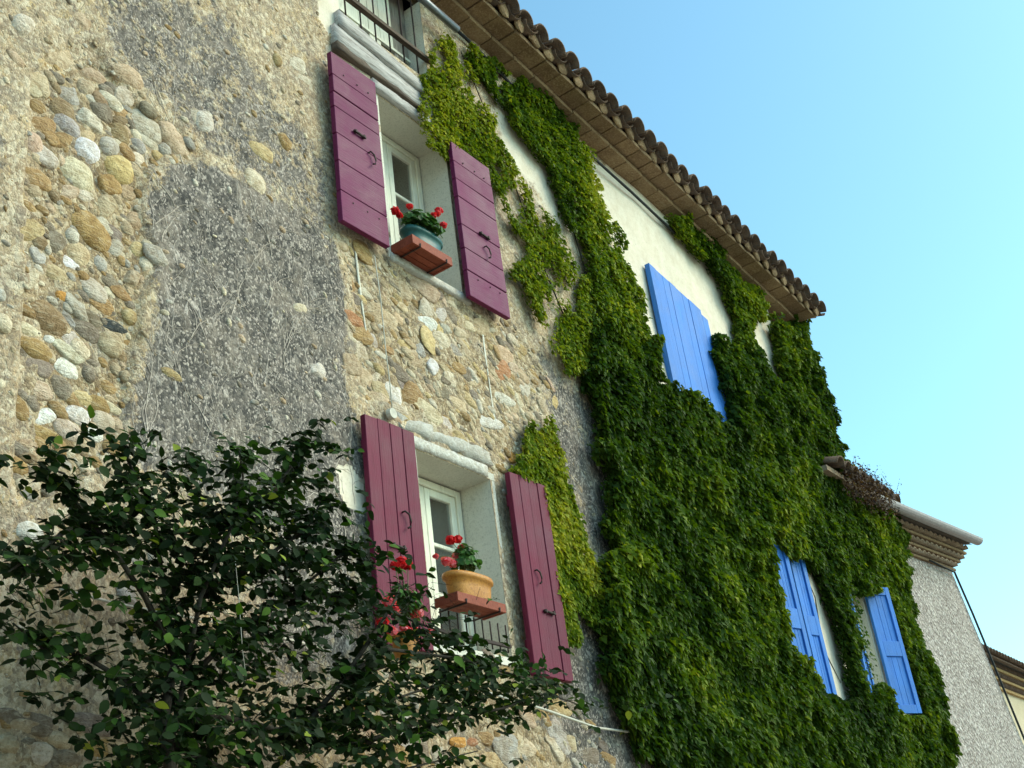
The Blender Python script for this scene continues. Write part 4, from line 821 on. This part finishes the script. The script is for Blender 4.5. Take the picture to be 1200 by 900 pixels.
oval_cloud('foliage', LPs[rest_] - np.array(so), LTs[rest_], LSs[rest_], cv, M['rose'], shrub)
lm = []
for c_ in (.25, .4, .55, .7, .92):
    me = bpy.data.meshes.new('leaf'); me.from_pydata([tuple(v) for v in OV], [], [tuple(int(q) for q in f) for f in OF]); a_ = me.color_attributes.new('Col', 'FLOAT_COLOR', 'POINT'); a_.data.foreach_set('color', np.tile((c_, c_, c_, 1), len(OV)).astype(np.float32)); me.materials.append(M['rose'])
    for p in me.polygons: p.use_smooth = True
    lm.append(me)
sel = order[:nb]; sd, up = leaf_frames(LPs[sel], LTs[sel], LSs[sel])
for k in range(nb):
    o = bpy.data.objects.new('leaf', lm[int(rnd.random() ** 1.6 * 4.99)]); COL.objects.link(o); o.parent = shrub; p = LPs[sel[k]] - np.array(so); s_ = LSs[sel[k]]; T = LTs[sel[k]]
    o.matrix_local = Matrix(((sd[k][0] * s_, T[0] * s_, up[k][0] * s_, p[0]), (sd[k][1] * s_, T[1] * s_, up[k][1] * s_, p[1]), (sd[k][2] * s_, T[2] * s_, up[k][2] * s_, p[2]), (0, 0, 0, 1)))

# ------------------------------------------------------------------ window shelves, pots, geraniums
def shelf(label, x0, x1, z0, z1, y1, mat):
    t = thing('window_shelf', label, 'shelf', (x0, 0, z0), 'shelves under the windows'); y0 = .0
    box_obj('front_board', x0, x1, y1, y1 + .018, z0, z1, mat, t, 0, .002); box_obj('side_board', x0, x0 + .016, y1 + .019, y0 + .0, z0, z1, mat, t, 0, .002); box_obj('side_board', x1 - .016, x1, y1 + .019, y0, z0, z1, mat, t, 0, .002)
    for k in range(3): w_ = (-y1 - .02) / 3; box_obj('slat', x0 + .017, x1 - .017, y1 + .02 + w_ * k, y1 + .02 + w_ * (k + 1) - .006, z0 + .006, z0 + .018, mat, t)
    for xx in (x0 + .07, x1 - .07):
        tube_obj('bracket', [(xx, .03, z0 - .004), (xx, y1 - .004, z0 - .004), (xx, y1 - .006, z0 + .02)], .006, M['iron'], t, seg=5)
    return t
def oval_pot(bm, cx, cy, z0, z1, rx, ry, seg=24, rim=.012):
    prof = [(.80, 0), (.86, .15), (.92, .55), (.95, .80), (1.05, .82), (1.07, .92), (1.04, 1.0), (.94, 1.0), (.90, .85), (.0, .82)]; rings = []
    for r_, h in prof: rings.append([bm.verts.new((cx + rx * max(r_, .01) * math.copysign(abs(math.cos(t)) ** .8, math.cos(t)), cy + ry * max(r_, .01) * math.copysign(abs(math.sin(t)) ** .8, math.sin(t)), z0 + (z1 - z0) * h)) for t in [2 * math.pi * k / seg for k in range(seg)]])
    for a_, b_ in zip(rings[:-1], rings[1:]):
        for k in range(seg): bm.faces.new((a_[k], a_[(k + 1) % seg], b_[(k + 1) % seg], b_[k]))
    bm.faces.new(rings[0][::-1]); bm.faces.new(rings[-1])
def ger_leaf_cloud(parent, P, N, S, cv):
    """round scalloped leaves"""
    n = len(P); k = 9; N = norm(N); a_ = norm(np.cross(N, RN.normal(size=(n, 3)))); b_ = np.cross(N, a_); ang = np.linspace(0, 2 * np.pi, k, endpoint=False); rr = np.where(np.arange(k) % 2, 1.0, .82)
    ring = P[:, None] + S[:, None, None] * (a_[:, None] * (np.cos(ang) * rr)[None, :, None] + b_[:, None] * (np.sin(ang) * rr)[None, :, None] + N[:, None] * .22); V = np.concatenate([P[:, None], ring], 1).reshape(-1, 3)
    f = np.array([(0, i + 1, (i + 1) % k + 1) for i in range(k)]); F = (f[None] + (np.arange(n) * (k + 1))[:, None, None]).reshape(-1, 3); C = np.repeat(np.clip(cv, 0, 1), k + 1); C = np.stack([C, C, C, np.ones_like(C)], 1)
    o = np_mesh('foliage', V, F, M['ger'], parent, smooth=True, cols=C); o['kind'] = 'stuff'
def head(parent, c, r, tone, frm):
    """a round flower head of petals on its stalk; the stalk is a sub-part"""
    r = r * 1.25; n = 95; d = norm(RN.normal(size=(n, 3))); P = np.array(c) + d * r * np.array([1, 1, .75]) * RN.uniform(.55, 1, (n, 1)); N = norm(d + RN.normal(size=(n, 3)) * .35); a_ = norm(np.cross(N, RN.normal(size=(n, 3)))); b_ = np.cross(N, a_); s = .013 * RN.uniform(.7, 1.2, (n, 1, 1)); k = 6; ang = np.linspace(0, 2 * np.pi, k, endpoint=False)
    off = np.array(wloc(parent)); V = (P[:, None] + s * (a_[:, None] * np.cos(ang)[None, :, None] + b_[:, None] * np.sin(ang)[None, :, None] * .8) - off).reshape(-1, 3); F = np.arange(n * k).reshape(n, k); cv = np.repeat(np.clip(tone + RN.normal(0, .13, n), 0, 1), k)
    o = np_mesh('flower_head', V, F, M['petal'], parent, cols=np.stack([cv, cv, cv, np.ones_like(cv)], 1))
    bm = bmesh.new(); tube(bm, [Vector(frm), Vector(frm).lerp(Vector(c), .5) + Vector((rnd.uniform(-.01, .01), -.01, .01)), Vector(c)], .0028, .002, 5); bmesh.ops.translate(bm, verts=bm.verts, vec=-Vector(off)); bm_obj('stalk', bm, M['ger_stem'], o)
M['ger_stem'] = mat_plain('green_stem', (.10, .16, .05), .6)
def plant(t, c, rx, ry, h, n, heads, leafr=.020, pw=1):
    off = np.array(t.location); d = norm(RN.normal(size=(n, 3))); d[:, 2] = np.abs(d[:, 2]) * 1.0 - .15; P = np.array(c) + d * np.array([rx, ry, h]) * RN.uniform(.35, 1.0, (n, 1)); N = norm(d + np.array([0, -.4, .6]) + RN.normal(size=(n, 3)) * .4)
    ger_leaf_cloud(t, P - off, N, leafr * RN.uniform(.6, 1.3, n), .45 + RN.normal(0, .22, n)); bm = bmesh.new()
    for k in range(26): q = P[RN.randint(n)]; b_ = Vector((c[0] + rnd.gauss(0, rx * .3), c[1] + rnd.gauss(0, ry * .25), c[2] - .03)); tube(bm, [b_, b_.lerp(Vector(q), .5) + Vector((0, 0, .015)), Vector(q)], .0028, .0015, 4)
    bmesh.ops.translate(bm, verts=bm.verts, vec=-Vector(off)); bm_obj('stems', bm, M['ger_stem'], t)['kind'] = 'stuff'
    for hx, hy, hz, r_, tn in heads: head(t, (hx, hy, hz), r_, tn, (c[0] + (hx - c[0]) * .4, c[1], c[2] + .01))
US = shelf('reddish brown slatted shelf under the teal planter at the upper window', 5.09, 5.50, 5.962, 6.03, -.185, M['clay'])
t = thing('flower_pot', 'teal oval planter with bright red geraniums on the upper window shelf', 'potted plant', (5.30, -.09, 5.982), 'geranium pots at the windows')
bm = bmesh.new(); oval_pot(bm, .01, 0, 0, .175, .175, .082); bm_obj('planter', bm, M['teal'], t, True)
def hp(px_, py_, y, r_, tn): p = at(px_, py_, y); return (p[0], p[1], p[2], r_, tn)
plant(t, (5.29, -.13, 6.19), .185, .10, .15, 430, [hp(463, 247, -.12, .024, .22), hp(480, 242, -.06, .018, .4), hp(502, 256, -.13, .020, .35), hp(514, 247, -.16, .022, .45), hp(519, 264, -.18, .022, .4), hp(513, 250, -.16, .018, .5), hp(468, 252, -.12, .018, .2), hp(508, 252, -.17, .016, .5)], .021)
LS = shelf('reddish wooden shelf carrying the ochre pot at the lower window', 5.19, 5.645, 3.60, 3.655, -.17, M['clay'])
t = thing('flower_pot', 'ochre glazed ribbed pot with pink and red geraniums on the lower window shelf', 'potted plant', (5.40, -.09, 3.622), 'geranium pots at the windows')
bm = bmesh.new(); oval_pot(bm, .01, 0, 0, .175, .19, .082); bm_obj('planter', bm, M['ochre'], t, True)
plant(t, (5.37, -.12, 3.86), .10, .08, .15, 230, [hp(528, 633, -.10, .026, .22), hp(536, 632, -.10, .022, .2), hp(541, 642, -.1, .018, .6), hp(545, 650, -.1, .018, .85), hp(535, 652, -.1, .022, .85), hp(523, 658, -.1, .026, .82), hp(530, 660, -.1, .022, .85), hp(511, 652, -.08, .010, .85), hp(539, 645, -.1, .016, .75)], .019)
t = thing('flower_pot', 'small ochre pot half lost in leaves below the crimson left shutter, red flower on top', 'potted plant', (4.62, -.24, 3.18), 'geranium pots at the windows')
bm = bmesh.new(); oval_pot(bm, 0, 0, 0, .12, .07, .065); bm_obj('planter', bm, M['ochre'], t, True); tube_obj('bracket', [(4.62, .02, 3.17), (4.62, -.24, 3.17), (4.62, -.26, 3.15)], .006, M['iron'], t, seg=5)
P_ = [hp(470, 660, -.28, .034, .12), hp(478, 662, -.28, .026, .15), hp(463, 663, -.28, .022, .1), hp(456, 705, -.30, .03, .75), hp(462, 715, -.30, .028, .8), hp(488, 718, -.28, .032, .85), hp(475, 735, -.3, .024, .75), hp(484, 740, -.3, .022, .7), hp(505, 742, -.26, .024, .8), hp(448, 728, -.3, .028, .4), hp(460, 740, -.3, .022, .8)]
plant(t, (4.60, -.26, 3.42), .14, .09, .16, 210, P_, .022)
# iron railing at the foot of the lower window
t = thing('railing', 'small black iron guard rail at the foot of the lower window', 'railing', (5.2, .02, 3.42))
for k in range(9): xx = 5.22 + k * .078; tube_obj('bar', [(xx, -.01, 3.43), (xx, -.01, 3.60)], .005, M['iron'], t, seg=5)
for zz in (3.46,): box_obj('rail', 5.17, 5.87, -.022, -.004, zz, zz + .018, M['iron'], t)
# ------------------------------------------------------------------ cables, pipe
def cable(pts, r, mat, label, cat='cable', y=-.02, name='cable'):
    o = tube_obj(name, [tuple(at(a_, b_, y)) for a_, b_ in pts], r, mat); tag(o, label, cat); return o
cable([(552, 806), (600, 820), (640, 832), (668, 842), (700, 853), (740, 858), (782, 861)], .008, M['wcable'], 'pale cable sagging across the wall under the crimson right shutter', y=-.05)
cable([(70, 690), (130, 706), (190, 718), (270, 732), (380, 760)], .006, M['wcable'], 'pale cable running behind the dark rose shrub', y=-.05)
cable([(439, 300), (446, 350), (452, 410), (457, 450), (460, 484)], .004, M['wcable'], 'thin pale wire hanging below the upper window to a round box', y=-.045)
cable([(680, 172), (688, 200), (700, 240), (712, 275)], .007, M['cable'], 'black cable dropping down the cream wall from the eaves', y=-.02)
cable([(536, 36), (560, 58), (600, 100), (640, 140), (690, 180), (740, 225), (800, 282)], .014, M['cable'], 'thick black cable tucked along beneath the cornice', y=-.05)
cable([(275, 650), (280, 700), (284, 760), (288, 790)], .0012, M['wcable'], 'thin pale string hanging among the rose leaves', y=-.80)
bm = bmesh.new(); bmesh.ops.create_cone(bm, segments=14, radius1=.036, radius2=.033, depth=.03, cap_ends=True); bmesh.ops.rotate(bm, verts=bm.verts, matrix=Matrix.Rotation(math.pi / 2, 3, 'X')); o = bm_obj('junction_box', bm, M['wcable']); o.location = at(459, 485, -.04); tag(o, 'small round pale box on the wall above the crimson left shutter', 'junction box')
for pts, w_ in (([(423, 290), (428, 330), (433, 370), (439, 402)], 0), ([(571, 376), (575, 410), (581, 450), (588, 498)], 1)):
    A_ = [at(a_, b_, -.03) for a_, b_ in pts]; V = []; F = []
    for k, p in enumerate(A_): j = .008 + .003 * math.sin(k * 2.1 + w_); yy_ = surf_y(p[0], p[2]) - .006; V += [(p[0] - j, yy_, p[2]), (p[0] + j, yy_, p[2]), (p[0] + j, .02, p[2]), (p[0] - j, .02, p[2])]
    for k in range(len(A_) - 1):
        for q in range(4): F.append((k * 4 + q, k * 4 + (q + 1) % 4, k * 4 + 4 + (q + 1) % 4, k * 4 + 4 + q))
    o = np_mesh('plaster_chase', V, F, M['reveal'], wall)
pp = tube_obj('drain_pipe', [(5.15, -.13, 8.50), (5.6, -.13, 8.49), (6.02, -.13, 8.475)], .032, M['pipe'], seg=12); tag(pp, 'grey metal pipe end poking out under the eaves beside the loft window', 'pipe')
